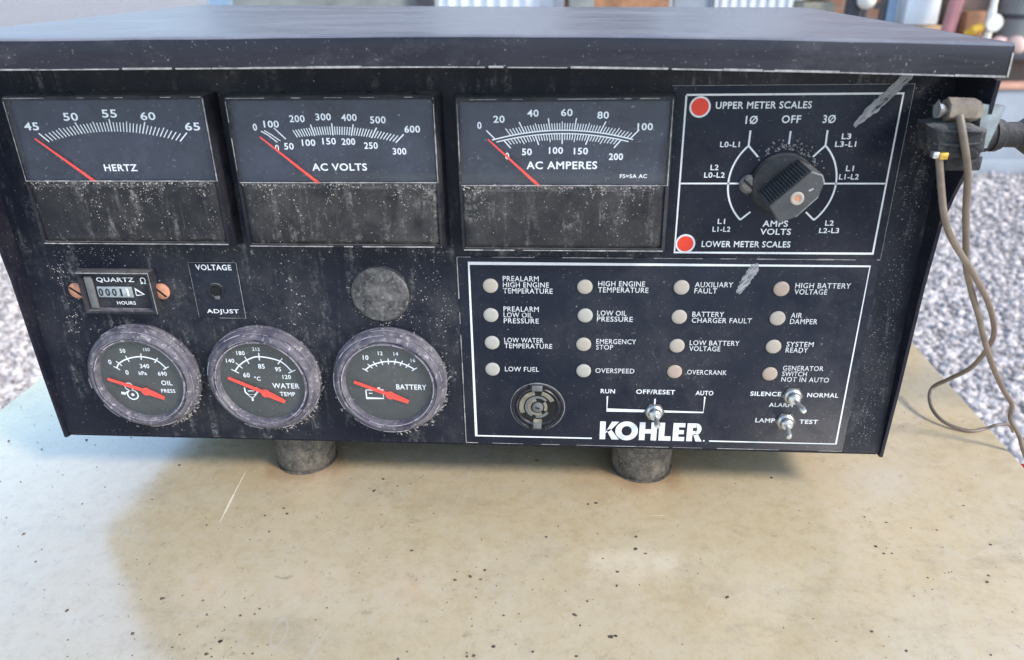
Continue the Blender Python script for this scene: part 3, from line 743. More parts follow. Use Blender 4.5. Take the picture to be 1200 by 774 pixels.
def gneedle(a, b, piv, g):
    m = PB(); d = (Vector(b) - Vector(a)).normalized(); n_ = Vector((-d.y, d.x)); A = Vector(a); B = Vector(b); P = Vector(piv)
    q = [A - n_ * .75, A + n_ * .7, P + n_ * 1.0 - d * 3, P + n_ * 1.8 + d * 1, P + n_ * 1.7 + d * 3.5, B + n_ * .95, B - n_ * .9, P - n_ * 1.5 + d * 1, P - n_ * .8 - d * 2]
    m.prism([tuple(p) for p in q], -6.2, -6.7); nd = m.build('needle', 'needle', g, False)
    PB().lathe_y(piv[0], piv[1], [(2.3, -6.25), (2.3, -6.75), (1.4, -6.85)], 20).build('needle', 'needle', g); return nd
def gscale(pts, g, tick=1.9, wd=.55, n=6, extra=None):
    c0 = Vector((sum(p[0] for p in pts) / len(pts), pts[0][1] - 8)); m = PB()
    sm = []
    for i in range(len(pts) - 1):
        p0 = Vector(pts[max(i - 1, 0)]); p1 = Vector(pts[i]); p2 = Vector(pts[i + 1]); p3 = Vector(pts[min(i + 2, len(pts) - 1)])
        for k in range(n):
            t_ = k / n; sm.append(.5 * ((2 * p1) + (p2 - p0) * t_ + (2 * p0 - 5 * p1 + 4 * p2 - p3) * t_ ** 2 + (3 * p1 - p0 - 3 * p2 + p3) * t_ ** 3))
    sm.append(Vector(pts[-1])); m.stroke([tuple(p) for p in sm], .75, YG)
    for p in pts:
        d = (Vector(p) - c0).normalized(); a = Vector(p) - d * tick; b = Vector(p) + d * tick; m.stroke([tuple(a), tuple(b)], wd, YG - .02)
    if extra: extra(m)
    return m.build('scale_marks', 'pale', g, False)
g1 = gauge(9.4, 59.7, 'oil pressure gauge'); g2 = gauge(75.3, 59.7, 'water temperature gauge'); g3 = gauge(142.9, 59.7, 'battery gauge')
gscale([(-3.4, 65.8), (-1.5, 68.6), (3.8, 71.5), (11.6, 72.9), (19.4, 70.9), (23.8, 66.3)], g1)
for s_, x, z, h in (('0', -6.4, 69.4, 2.8), ('0', 1.6, 63.3, 2.8), ('340', 12.2, 67.3, 2.6), ('kPa', 10.2, 63.0, 2.3), ('690', 21.0, 62.9, 2.5), ('50', 2.2, 76.2, 2.4), ('100', 15.5, 77.2, 2.0), ('OIL', 22.2, 57.3, 2.9), ('PRESS', 22.0, 52.4, 2.3)): text(s_, x, z, h, g1, YG, mat='pale')
def ring(m, cx, cz, r, wd): m.stroke([(cx + r * math.cos(i * .3142), cz + r * math.sin(i * .3142)) for i in range(21)], wd, YG)
m = PB(); ring(m, .6, 54.6, 2.2, .6); ring(m, 1.6, 49.6, 2.9, .7); m.disc(1.6, 49.6, .9, YG); m.stroke([(-4.6, 50.6), (-2.2, 50.2)], 1.6, YG); m.stroke([(-2.2, 50.2), (-1.2, 51.6)], .5, YG); m.build('oil_symbol', 'pale', g1, False)
gneedle((-9.5, 59.6), (19.5, 48.3), (10.1, 52.3), g1)
gscale([(61.2, 65.2), (64.0, 68.6), (68.7, 71.9), (75.6, 74.1), (86.4, 71.6), (91.9, 65.6)], g2, 2.2)
for s_, x, z, h in (('140', 59.6, 71.4, 2.5), ('180', 66.0, 76.0, 2.5), ('60', 67.0, 63.0, 2.8), ('85', 75.9, 68.4, 2.8), ('95', 84.6, 66.8, 2.6), ('120', 88.6, 62.3, 2.5), ('212', 74.6, 78.4, 2.0), ('°C', 72.6, 61.0, 2.6), ('WATER', 87.4, 56.9, 3.1), ('TEMP', 87.6, 51.9, 2.5)): text(s_, x, z, h, g2, YG, mat='pale')
m = PB(); m.stroke([(64.6, 55.6), (64.6, 52.6), (66.4, 50.6), (69.4, 50.6), (71.2, 52.6), (71.2, 55.6)], .8, YG); m.stroke([(66.4, 50.4), (69.4, 50.4)], 1.6, YG); m.stroke([(67.9, 50.4), (67.9, 47.2)], 1.0, YG); m.stroke([(66.2, 53.4), (69.6, 53.4)], .6, YG); m.build('water_symbol', 'pale', g2, False)
gneedle((57.2, 61.6), (85.9, 47.6), (76.1, 52.6), g2)
gscale([(131.1, 67.3), (133.9, 69.6), (136.6, 70.9), (140.2, 72.1), (143.7, 72.5), (147.2, 72.4), (150.4, 71.6), (153.6, 70.3), (157.0, 68.2)], g3, 1.7, .5, 3)
for s_, x, z, h in (('10', 132.0, 74.6, 2.7), ('12', 139.9, 77.2, 2.2), ('14', 148.0, 77.0, 2.2), ('16', 156.6, 73.4, 2.2), ('BATTERY', 154.6, 57.6, 3.1)): text(s_, x, z, h, g3, YG, mat='pale', width=16 if s_ == 'BATTERY' else None)
m = PB(); m.stroke([(130.2, 55.4), (130.2, 50.4), (139.3, 50.4), (139.3, 55.4), (130.2, 55.4)], .7, YG); m.stroke([(131.6, 56.6), (133.2, 56.6)], 1.0, YG); m.stroke([(136.4, 56.6), (138.0, 56.6)], 1.0, YG); m.stroke([(131.6, 53.4), (133.6, 53.4)], .5, YG); m.build('battery_symbol', 'pale', g3, False)
gneedle((124.7, 60.6), (152.7, 49.1), (143.1, 53.0), g3)

# ---- hour meter
def screw(cx, cz, r, mat, ang, par=BX, y=0., h=1.6):
    s_ = PB().lathe_y(cx, cz, [(r, y + .1), (r, y - h * .45), (r * .72, y - h * .9), (r * .3, y - h), (.01, y - h)], 28).build('screw', mat, par)
    d = (math.cos(R_(ang)) * r * .86, math.sin(R_(ang)) * r * .86)
    PB().stroke([(cx - d[0], cz - d[1]), (cx + d[0], cz + d[1])], r * .26, y - h - .06).build('slot', 'slot', s_, False)
    return s_
m = PB(); hx0, hx1, hz0, hz1 = -12.4, 25.4, 97.4, 119.6
m.loft([rect_ring(hx0 - 1, hx1 + 1, hz0 - .8, hz1 + .8, .1), rect_ring(hx0 - .6, hx1 + .6, hz0 - .4, hz1 + .4, -4.0), rect_ring(hx0, hx1, hz0, hz1, -4.8), rect_ring(hx0 + 1.3, hx1 - 1.3, hz0 + 1.2, hz1 - 1.2, -4.8), rect_ring(hx0 + 1.9, hx1 - 1.9, hz0 + 1.8, hz1 - 1.8, -2.0)], False, True)
hm = m.build('hour_meter', 'bezelblk', BX)
PB().box(-9.8, -5.9, -3.6, -2.05, 99.6, 117.2, .3).build('grey_bar', 'greybar', hm)
m = PB(); m.add([(-5.6, -2.3, 99.6), (23.2, -2.3, 99.6), (23.2, -4.2, 98.9), (-5.6, -4.2, 98.9)], [(0, 1, 2, 3)]); m.build('reflection_strip', M['bezel'], hm, False)  # mauve strip painting a reflection along the window's lower edge
text('QUARTZ', 6.0, 115.0, 2.9, hm, -2.4, 20); text('Ω', 20.6, 114.8, 3.6, hm, -2.4)
PB().box(-4.6, 13.8, -2.9, -2.05, 105.6, 111.4, .2).build('counter_window', 'digit', hm)
for i, d in enumerate('00011'):
    text(d, -2.8 + i * 3.6, 108.5, 4.2, hm, -3.05, 2.3 if d == '0' else 1.0, mat='slot' if i < 4 else 'white', name='counter_digit')
PB().stroke([(15.4, 106.6), (15.4, 110.2), (19.6, 107.2), (15.4, 106.6)], .6, -2.4).build('arrow_mark', 'white', hm, False)
text('HOURS', 9.0, 102.4, 1.9, hm, -2.4, 10)
m = PB(); m.stroke([(hx0, hz1), (hx1, hz1), (hx1 + .4, hz0)], .5, -4.95); m.build('worn_bright_rim', 'worn', hm, False)
screw(-17.2, 108.2, 4.3, 'copper', -38); screw(28.0, 108.2, 4.3, 'copper', -44)

# ---- voltage adjust plate
m = PB().box(45.2, 70.0, -.5, .1, 93.8, 124.2, .15); va = m.build('voltage_plate', 'plate', BX)
m = PB(); m.stroke([(70.0, 124.3), (70.0, 93.7), (56, 93.7)], .28, -.55); m.stroke([(45.2, 93.9), (45.2, 124.2), (70, 124.2)], .16, -.55); m.build('worn_bright_rim', 'worn', va, False)
text('VOLTAGE', 57.9, 121.6, 3.0, va, -.6, 18.5); text('ADJUST', 58.4, 97.2, 3.0, va, -.6, 17)
PB().lathe_y(57.2, 108.8, [(4.4, -.5), (4.2, -1.2), (3.2, -1.3), (3.0, -.55)], 24).build('adjuster_rim', 'bezelblk', va)
PB().disc(57.2, 108.8, 3.3, -.8).build('adjuster_hole', 'hole', va, False)
PB().box(56.0, 58.6, -1.7, -.85, 104.6, 106.4, .2).build('adjuster_tab', 'greybar', va)

# ---- hole plug
m = PB().lathe_y(141.6, 107.8, [(14.6, .1), (14.7, -.8), (13.9, -1.5), (12, -1.7), (.01, -1.8)], 56, .002); pl = m.build('hole_plug', 'plug', BX)
m = PB().lathe_y(141.6, 107.8, [(15.4, .05), (15.2, -.35), (14.6, -.4)], 56, .02); m.f = [f for f in m.f if len(f) < 10]; m.build('plug_rim', 'bezelblk', pl)

# ---- meter selector plate
m = PB().box(279.5, 381.5, -.5, .1, 128.6, 207.6, .15); sp = m.build('selector_plate', 'plate', BX)
YP = -.62
m = PB(); m.stroke([(285.8, 203.7), (377.4, 203.7), (377.4, 131.2), (285.8, 131.2), (285.8, 203.5)], .85, YP)
m.stroke([(286, 164.5), (313.0, 164.5)], .75, YP); m.stroke([(345, 164.5), (377.2, 164.5)], .75, YP); m.build('border_line', 'border', sp, False)
m = PB(); cx, cz, r = 331.5, 164.5, 23.9
a0 = math.atan2(181.1 - cz, 315.3 - cx); a1 = math.atan2(147.4 - cz, 314.8 - cx) + 2 * math.pi
arcL = [(cx + r * math.cos(a0 + (a1 - a0) * i / 24), cz + r * math.sin(a0 + (a1 - a0) * i / 24)) for i in range(25)]
arcR = [(2 * cx - x, z) for x, z in arcL]
m.stroke([(314.9, 188.3)] + arcL[:0] + [arcL[0]] + arcL[1:], .8, YP); m.stroke([(348.1, 188.3)] + arcR, .8, YP)
m.stroke([arcL[0], (319.5, 176.6)], .8, YP - .02); m.stroke([arcR[0], (343.5, 176.6)], .8, YP - .02); m.stroke([arcL[-1], (319.0, 151.2)], .8, YP - .02); m.stroke([arcR[-1], (344.0, 151.2)], .8, YP - .02)
m.stroke([(332.3, 188.0), (332.3, 182.2)], .8, YP); m.build('dial_arc', 'border', sp, False)
for cx_, cz_, tx, body in ((292.0, 198.6, 298.8, 'UPPER METER SCALES'), (290.5, 135.6, 298.2, 'LOWER METER SCALES')):
    PB().lathe_y(cx_, cz_, [(4.7, -.45), (4.6, -.8), (4.3, -.9), (3.7, -.75)], 32).build('dot_ring', 'border', sp)
    PB().disc(cx_, cz_, 3.8, -.8, 32).build('red_dot', 'red', sp, False)
    text(body, tx, cz_ + .6 if tx > 298.5 else cz_ - .1, 3.1, sp, YP, 41, 'l')
text('1Ø', 314.9, 192.9, 3.6, sp, YP, 5.2); text('OFF', 331.9, 193.1, 3.4, sp, YP, 8.2); text('3Ø', 348.1, 193.1, 3.6, sp, YP, 5.4)
for body, x, z, wd in (('L0-L1', 306.6, 182.2, 8.6), ('L2', 300.8, 171.9, 3.6), ('L0-L2', 301.1, 168.4, 9.2), ('L1', 306.3, 146.6, 3.4), ('L1-L2', 306.7, 142.8, 8.2),
                       ('L3', 356.6, 185.6, 4.0), ('L3-L1', 356.8, 182.2, 9.0), ('L1', 360.4, 171.4, 3.4), ('L1-L2', 360.6, 167.6, 8.6), ('L2', 355.4, 146.0, 3.8), ('L2-L3', 355.8, 142.4, 9.0)):
    text(body, x, z, 2.5, sp, YP, wd)
text('AMPS', 331.0, 145.6, 3.0, sp, YP, 11.5); text('VOLTS', 331.6, 141.7, 3.0, sp, YP, 14)
m = PB(); m.stroke([(279.5, 207.6), (381.4, 207.6)], .2, -.58); m.stroke([(381.4, 207.6), (381.4, 128.6)], .2, -.58); m.build('worn_bright_rim', 'worn', sp, False)
screw(316.6, 164.4, 4.3, 'steel', -42, y=-.6, h=2.4)

# ---- selector knob
def knob():
    m = PB().lathe_y(331.5, 164.5, [(14.2, -.6), (14.3, -2.0), (13.4, -3.2), (10.5, -3.8), (9.0, -4.2), (.01, -4.4)], 48)
    k = m.build('selector_knob', 'knob', BX)
    A = Vector((320.8, 160.8)); u = Vector((.7137, .7004)); n_ = Vector((.7004, -.7137))
    L, W, y0, y1 = 21.9, 11.0, -3.0, -25.0
    P = lambda a, b: tuple(A + u * a + n_ * b)
    poly = [P(0, 0), P(L, 0), P(L + 2.4, 4.5), P(L + 1.2, 7.4), P(L - 4.5, W), P(5.0, W + .6), P(-1.5, 8.8)]
    cen = Vector((sum(p[0] for p in poly) / 7, sum(p[1] for p in poly) / 7))
    inset = [tuple(cen + (Vector(p) - cen) * .965) for p in poly]
    m = PB().loft([[(x, y0, z) for x, z in poly], [(x, y1 + .5, z) for x, z in poly], [(x, y1, z) for x, z in inset]]); m.build('grip_bar', 'knobface', k, False)
    # fluted upper flank of the grip
    m = PB(); nr = 15
    for i in range(nr):
        a = .5 + i * (L - 1.0) / nr; w_ = (L - 1) / nr * .52
        q = [A + u * a - n_ * .9, A + u * (a + w_) - n_ * .9, A + u * (a + w_) + n_ * .1, A + u * a + n_ * .1]
        m.prism([tuple(p) for p in q], y0 - 2, y1 + .6)
    m.build('grip_fluting', 'ribs', k, False)
    m = PB(); q = [A - n_ * .45 - u * .2, A + u * (L + .2) - n_ * .45, A + u * (L + .2) + n_ * .05, A - u * .2 + n_ * .05]
    m.prism([tuple(p) for p in q], y1 + .4, y1 - .05); m.build('grip_lip', 'knob', k, False)
    PB().lathe_y(332.0, 164.5, [(2.9, y1 + .1), (2.9, y1 - .25), (2.3, y1 - .5), (1.5, y1 - .35), (1.3, y1 + .05)], 24).build('screw_bush', 'lamp', k)
    PB().disc(332.0, 164.5, 1.55, y1 - .06).build('screw_hole', 'copper', k, False)
    m = PB(); m.stroke([tuple(A + u * 16 + n_ * 6), tuple(A + u * 18.0 + n_ * 6.5)], .8, y1 - .06); m.build('pointer_mark', 'worn', k, False)
    m = PB(); e1, e2, e3 = Vector(inset[1]), Vector(inset[2]), Vector(inset[3]); m.stroke([tuple(e1), tuple(e2), tuple(e3)], .5, y1 - .04); m.stroke([inset[5], inset[4]], .3, y1 - .04); m.build('worn_bright_rim', 'worn', k, False)
knob()

# ---- annunciator plate
m = PB().box(181.2, 381.5, -.5, .1, 20.6, 128.2, .15); ap = m.build('alarm_plate', 'plate', BX)
m = PB(); m.stroke([(249.5, 25.3), (187, 25.3), (187, 124.9), (377.3, 124.9), (377.3, 25.3), (311.5, 25.3)], .85, YP); m.build('border_line', 'border', ap, False)
m = PB(); rr = random.Random(9)
def broken(m, a, b, wd, y, drop):
    a = Vector(a); b = Vector(b); L = (b - a).length; k = 0
    while k < L:
        e = min(L, k + rr.uniform(2, 12))
        if rr.random() > drop: m.stroke([tuple(a + (b - a) * (k / L)), tuple(a + (b - a) * (e / L))], wd * rr.uniform(.5, 1.4), y)
        k = e
broken(m, (181.3, 128.1), (381.4, 128.1), .45, -.56, .2); broken(m, (181.3, 20.7), (381, 20.7), .35, -.56, .3); broken(m, (181.3, 20.7), (181.3, 128), .4, -.56, .25); m.build('worn_bright_rim', 'worn', ap, False)
cx = [197.3, 244.0, 290.6, 338.1]; rz = [113.2, 97.5, 81.8, 66.7]
LAB = [['PREALARM|HIGH ENGINE|TEMPERATURE', 'HIGH ENGINE|TEMPERATURE', 'AUXILIARY|FAULT', 'HIGH BATTERY|VOLTAGE'],
       ['PREALARM|LOW OIL|PRESSURE', 'LOW OIL|PRESSURE', 'BATTERY|CHARGER FAULT', 'AIR|DAMPER'],
       ['LOW WATER|TEMPERATURE', 'EMERGENCY|STOP', 'LOW BATTERY|VOLTAGE', 'SYSTEM|READY'],
       ['LOW FUEL', 'OVERSPEED', 'OVERCRANK', 'GENERATOR|SWITCH|NOT IN AUTO']]
lm = PB().lathe_y(cx[0], rz[0], [(3.8, -.55), (3.75, -.9), (3.4, -1.15), (2.2, -1.3), (1.0, -1.36), (.01, -1.37)], 24).build('indicator_lamp', 'lamp', BX)
first = True
M['lamp2'] = plain('lamp_lens_pinkish', (.40, .31, .25), .4, var=.12, scale=90)
M['lamp3'] = plain('lamp_lens_pale', (.39, .375, .335), .4, var=.12, scale=90)
mesh2 = lm.data.copy(); mesh2.materials[0] = M['lamp2']; mesh3 = lm.data.copy(); mesh3.materials[0] = M['lamp3']
for j in range(4):
    for i in range(4):
        if not (i == 0 and j == 0):
            o = lm.copy(); COL.objects.link(o); o.parent = BX
            o.location = (mm(cx[i] - cx[0] + rr.uniform(-.3, .3)), 0, mm(rz[j] - rz[0] + rr.uniform(-.25, .25)))
            if (i, j) in ((3, 3), (3, 0), (2, 3)): o.data = mesh2
            if i == 0 or (i, j) in ((1, 1), (1, 3)): o.data = mesh3
        lines = LAB[j][i].split('|'); n = len(lines); p = 3.25
        for q, s_ in enumerate(lines):
            zc_ = rz[j] + ((n - 1) / 2 - q) * p + (.6 if n == 3 and j == 0 else 0)
            text(s_, cx[i] + 6.2, zc_, 2.75, ap, YP, 2.28 * len(s_) - .6 - (.9 * s_.count('I')), 'l', 'wornwhite', .006)
# horn
def horn(cx, cz):
    m = PB().lathe_y(cx, cz, [(14.1, -.5), (14.0, -1.2), (13.2, -1.4), (12.6, -.9), (11.8, -.9), (11.2, -1.5), (10.6, -1.2), (10.2, -.75)], 56)
    m.f = [f for f in m.f if len(f) < 10]
    h = m.build('alarm_horn', 'bezelblk', BX)
    PB().disc(cx, cz, 10.4, -.72, 40).build('horn_backing', 'hole', h, False)
    for a0, a1 in ((20, 70), (112, 250), (292, 345)):
        pts = [(cx + 12.2 * math.cos(R_(a0 + (a1 - a0) * k / 14)), cz + 12.2 * math.sin(R_(a0 + (a1 - a0) * k / 14))) for k in range(15)]
        PB().stroke(pts, 1.6, -.98).build('horn_slot', 'hole', h, False)
    rr = random.Random(4)
    for r, wd, spans, mat in ((8.6, 2.4, ((25, 75), (100, 205), (255, 285)), 'cream'), (6.0, 1.4, ((40, 240), (260, 330)), 'greybar'), (4.4, 1.6, ((100, 300), (330, 400)), 'cream')):
        for a0, a1 in spans:
            pts = [(cx + r * math.cos(R_(a0 + (a1 - a0) * k / 14)), cz + r * math.sin(R_(a0 + (a1 - a0) * k / 14))) for k in range(15)]
            m = PB().stroke(pts, wd, -1.0); m.build('horn_ring', mat, h, False)
    PB().lathe_y(cx, cz, [(3.0, -.75), (2.9, -1.6), (2.2, -2.0), (.01, -2.0)], 24).build('horn_hub', 'greybar', h)
    PB().stroke([(cx - 1.2, cz + .4), (cx + 1.0, cz - .4)], .9, -2.1).build('hub_slot', 'slot', h, False)
    PB().box(cx - 3, cx + 2.6, -1.5, -.8, cz + 9.8, cz + 13.2, .2).build('horn_bridge', 'greybar', h); PB().box(cx - 2.4, cx + 2, -1.5, -.8, cz - 13.2, cz - 9.6, .2).build('horn_bridge', 'greybar', h)
    for dx, dz in ((-4, 12.4), (3.6, 12), (-3.6, -12.4), (3.2, -12.6)): PB().box(cx + dx - .9, cx + dx + .9, -1.6, -.8, cz + dz - 1.1, cz + dz + 1.1, .2).build('horn_notch', 'hole', h)
    m = PB(); m.stroke([(cx + 14.3 * math.cos(R_(a)), cz + 14.3 * math.sin(R_(a))) for a in range(0, 361, 8)], .35, -.6); m.build('worn_bright_rim', 'worn', h, False)
horn(220.4, 44.3)
# selector bracket and lettering
m = PB(); m.stroke([(256.9, 51.6), (256.9, 43.2), (307.0, 42.9), (307.0, 52.4)], .8, YP); m.stroke([(281.6, 50.6), (281.6, 45.5)], .8, YP); m.build('switch_bracket', 'border', ap, False)
text('RUN', 257.0, 54.6, 2.6, ap, YP, 7.4); text('OFF/RESET', 281.6, 54.7, 2.7, ap, YP, 20); text('AUTO', 306.6, 54.6, 2.7, ap, YP, 9)
text('SILENCE', 337.6, 54.8, 2.6, ap, YP, 15.5); text('NORMAL', 366.2, 54.6, 2.6, ap, YP, 15.5); text('ALARM', 346.0, 48.4, 2.4, ap, YP, 12)
text('LAMP', 339.2, 38.9, 2.6, ap, YP, 10); text('TEST', 361.4, 38.6, 2.6, ap, YP, 9.4)
def toggle(bx, bz, tip):
    m = PB().lathe_y(bx, bz, [(4.2, -.5), (4.2, -1.6), (3.4, -2.4), (3.0, -4.6), (2.4, -5.2), (.01, -5.4)], 28); t_ = m.build('toggle_switch', 'chrome', BX)
    b = Vector((bx, -4.2, bz)); e = Vector((tip[0], -12.5, tip[1])); n = 8; pts = [b + (e - b) * (i / n) for i in range(n + 1)]
    rad = [1.0, 1.05, 1.1, 1.2, 1.3, 1.4, 1.6, 1.65, 1.2]
    PB().tube([tuple(p) for p in pts], 1, 14, rad).build('lever', 'chrome', t_)
    PB().lathe_y(bx, bz, [(5.4, -.5), (5.4, -.95), (4.0, -1.0)], 6).build('hex_nut', 'steel', t_)
toggle(351.2, 53.8, (354.3, 51.8)); toggle(349.6, 38.6, (348.8, 36.3)); toggle(281.7, 42.6, (282.4, 41.0))
# wordmark, heavy sans capitals drawn as polygons
def logo():
    x, z0, H = 253.6, 24.9, 11.2; m = PB()
    def P(pts, ox): m.add([(ox + a, YP, z0 + b * H) for a, b in pts], [tuple(range(len(pts)))])
    st = 3.0
    # K
    P([(0, 0), (st, 0), (st, 1), (0, 1)], x); P([(st, .40), (st + 3.3, 1), (st + 7.0, 1), (st + 2.6, .50), (st, .36)], x); P([(st + .6, .52), (st + 2.7, .60), (st + 7.3, 0), (st + 3.4, 0)], x)
    # O
    ox = x + 14.2; n = 40; rx, rz_, r2x, r2z = 6.0, .53, 2.7, .27
    vs = [(ox + rx * math.cos(i * 2 * math.pi / n), YP, z0 + (.5 + rz_ * math.sin(i * 2 * math.pi / n)) * H) for i in range(n)] + [(ox + r2x * math.cos(i * 2 * math.pi / n), YP, z0 + (.5 + r2z * math.sin(i * 2 * math.pi / n)) * H) for i in range(n)]
    m.add(vs, [(i, (i + 1) % n, n + (i + 1) % n, n + i) for i in range(n)])
    # H
    hx = x + 20.9; P([(0, 0), (st, 0), (st, 1), (0, 1)], hx); P([(st, .38), (6.2, .38), (6.2, .62), (st, .62)], hx); P([(6.2, 0), (6.2 + st, 0), (6.2 + st, 1), (6.2, 1)], hx)
    # L
    lx = x + 31.2; P([(0, 0), (st, 0), (st, 1), (0, 1)], lx); P([(st, 0), (6.4, 0), (6.4, .25), (st, .25)], lx)
    # E
    ex = x + 38.6; P([(0, 0), (st, 0), (st, 1), (0, 1)], ex)
    for a in (0, .385, .77): P([(st, a), (6.2 if a != .385 else 5.7, a), (6.2 if a != .385 else 5.7, a + .23), (st, a + .23)], ex)
    # R
    rx_ = x + 45.9; P([(0, 0), (st, 0), (st, 1), (0, 1)], rx_); P([(st, .76), (5.0, .76), (4.6, 1), (st, 1)], rx_); P([(st, .36), (4.6, .36), (5.0, .58), (st, .58)], rx_)
    arc = [R_(-90 + 18 * i) for i in range(11)]
    vs = [(rx_ + 4.6 + 2.9 * math.cos(a), YP, z0 + (.68 + .32 * math.sin(a)) * H) for a in arc] + [(rx_ + 4.6 + .7 * math.cos(a), YP, z0 + (.67 + .09 * math.sin(a)) * H) for a in arc]
    m.add(vs, [(i, i + 1, 12 + i, 11 + i) for i in range(10)]); P([(3.4, .40), (5.8, .40), (8.2, 0), (4.9, 0)], rx_)
    m.disc(rx_ + 9.3, z0 + .5, .5, YP, 8)
    m.build('brand_lettering', 'logo', ap, False)
logo()

# ---- chalky paint smears
def smear(pts, n, wd, y, sd):
    r = random.Random(sd); m = PB(); A = Vector(pts[0]); B = Vector(pts[1]); d = (B - A); L = d.length; d.normalize(); n_ = Vector((-d.y, d.x))
    N = 22; up = []; dn = []
    for q in range(N + 1):
        t_ = q / N; p = A + d * L * t_; k = wd * .5 * min(1, .35 + t_ * 2.2, .5 + (1 - t_) * 3)
        up.append(p + n_ * (k + r.uniform(-.35, .35))); dn.append(p - n_ * (k + r.uniform(-.35, .35)))
    m.add([(p.x, y, p.y) for p in up] + [(p.x, y, p.y) for p in dn], [(q, q + 1, N + 2 + q, N + 1 + q) for q in range(N)])
    return m.build('paint_smear', 'smear', BX, False)
smear([(359, 190), (380, 213)], 34, 4.6, -.75, 1); smear([(317.5, 110.5), (325, 126)], 30, 4.6, -.75, 5)

# ---- grit on the panel: small raised flecks
def flecks():
    m = PB(); r = random.Random(12)
    def fl(x, z, y, sz):
        k = r.randint(3, 5); a0 = r.random() * 6; e = r.uniform(.4, 1.2); an = r.random() * 3
        pts = []
        for i in range(k):
            a = a0 + i * 6.283 / k; u, v = math.cos(a) * sz * r.uniform(.6, 1.2), math.sin(a) * sz * e
            pts.append((x + u * math.cos(an) - v * math.sin(an), y, z + u * math.sin(an) + v * math.cos(an)))
        m.add(pts + [(x, y - sz * .5, z)], [(i, (i + 1) % k, k) for i in range(k)])
    S_ = lambda lo=.12, hi=.42: lo + (hi - lo) * r.random() ** 2.5
    for _ in range(1500): fl(r.uniform(-42, 395), r.uniform(22, 214), -.02, S_(.07, .34))                                       # everywhere
    for c0, n in ((-22, 190), (-8, 60), (2, 60), (96, 70), (172, 110), (160, 60)):                                        # runs down the panel
        for _ in range(n):
            z = r.uniform(84, 136); fl(r.gauss(c0 + 3 * math.sin(z * .2), 2.6), z, -.02, S_(.15, .6))
    for c0 in (27, 130, 232):                                                                                          # under the meters
        for _ in range(80): fl(c0 + r.uniform(-46, 46), 131.5 - abs(r.gauss(0, 3)), -.02, S_(.15, .55))
        for _ in range(150): fl(c0 + r.uniform(-44, 44), r.uniform(139, 167) if r.random() < .6 else 167 - abs(r.gauss(0, 2.5)), -12.0, S_(.1, .42))
    for _ in range(1300): fl(392 - abs(r.gauss(0, 6)) + 4 - .04 * r.uniform(0, 60), r.uniform(24, 208), -.02, S_(.08, .36))  # right margin
    for c0, z0 in ((27.0, 168.2), (129.8, 167.5), (232.6, 166.2)):                                                     # dust crusted under the window sills
        for _ in range(13):
            dx = c0 + r.uniform(-43, 43); L = r.choice([3, 4, 6, 10, 17, 24]); wd = r.uniform(.6, 2.6)
            for _ in range(int(16 + L * 1.6)): 
                t_ = r.random() ** 1.7; fl(dx + r.gauss(0, wd) * (1 - .4 * t_) + 1.5 * math.sin(t_ * 5 + dx), z0 - .6 - t_ * L, -12.02, S_(.08, .5))
        for _ in range(150): fl(c0 + r.uniform(-45, 45), z0 - .3 - abs(r.gauss(0, .7)), -12.02, S_(.1, .6))
    for c0 in (9.4, 75.3, 142.9):                                                                                      # around the gauges
        for _ in range(110):
            a = R_(r.gauss(-75, 60)); q = 31 + abs(r.gauss(0, 2.2)); fl(c0 + q * math.cos(a), 59.7 + q * math.sin(a), -.02, S_(.15, .6))
    for _ in range(90):
        a = R_(r.gauss(-90, 60)); q = 15 + abs(r.gauss(0, 1.4)); fl(141.6 + q * math.cos(a), 107.8 + q * math.sin(a), -.05, S_(.15, .6))
    for _ in range(160):                                                                                               # round the knob
        a = R_(r.gauss(75, 35)); q = 15 + abs(r.gauss(0, 2.5)); fl(331.5 + q * math.cos(a), 164.5 + q * math.sin(a), -.66, S_(.2, .8))
    for _ in range(220): fl(r.uniform(183, 380), r.uniform(22, 127), -.6, S_(.08, .3))
    for _ in range(160): fl(r.uniform(281, 380), r.uniform(130, 206), -.6, S_(.08, .34))
    for _ in range(160): fl(r.uniform(-44, 400), 219 + r.gauss(0, 4), -31.2 if False else -.02, .1)
    o = m.build('grit_flecks', 'grit', BX, False); o['kind'] = 'stuff'
flecks()

# ---- cable gland and cable on the right flank
gl_ = MB()
def lathe_x(m, cy, cz, prof, seg=28):
    m.loft([[(x, cy + r * math.cos(2 * math.pi * i / seg), cz + r * math.sin(2 * math.pi * i / seg)) for i in range(seg)] for x, r in prof]); return m
gp = [(.4015, .0085)]
for i in range(7): xx = .404 + i * .0042; gp += [(xx, .0088 - i * .0002), (xx + .0022, .0088 - i * .0002), (xx + .0024, .0068), (xx + .004, .0068)]
gp += [(.4345, .0056), (.441, .0058), (.446, .0092), (.462, .0094)]
t = lathe_x(gl_, .022, .1935, gp).build('cable_gland', 'gasket', BX)
cb = thing('power_cable', 'thick black ribbed cable leaving the right flank of the control box', 'cable', (.475, .022, .1935))
MB().tube([(.4625, .022, .1935), (.50, .022, .1938), (.58, .02, .190), (.68, .02, .17), (.76, .02, .10), (.80, .02, -.05), (.81, .02, -.4), (.815, .02, GZ + .01)], .0093, 16).build('cable_jacket', 'gasket', cb)
m = MB(); lathe_x(m, .0222, .1935, [(.464, .0094), (.464, .0112), (.474, .0112), (.474, .0094)]); m.build('cable_collar', 'gasket', cb)

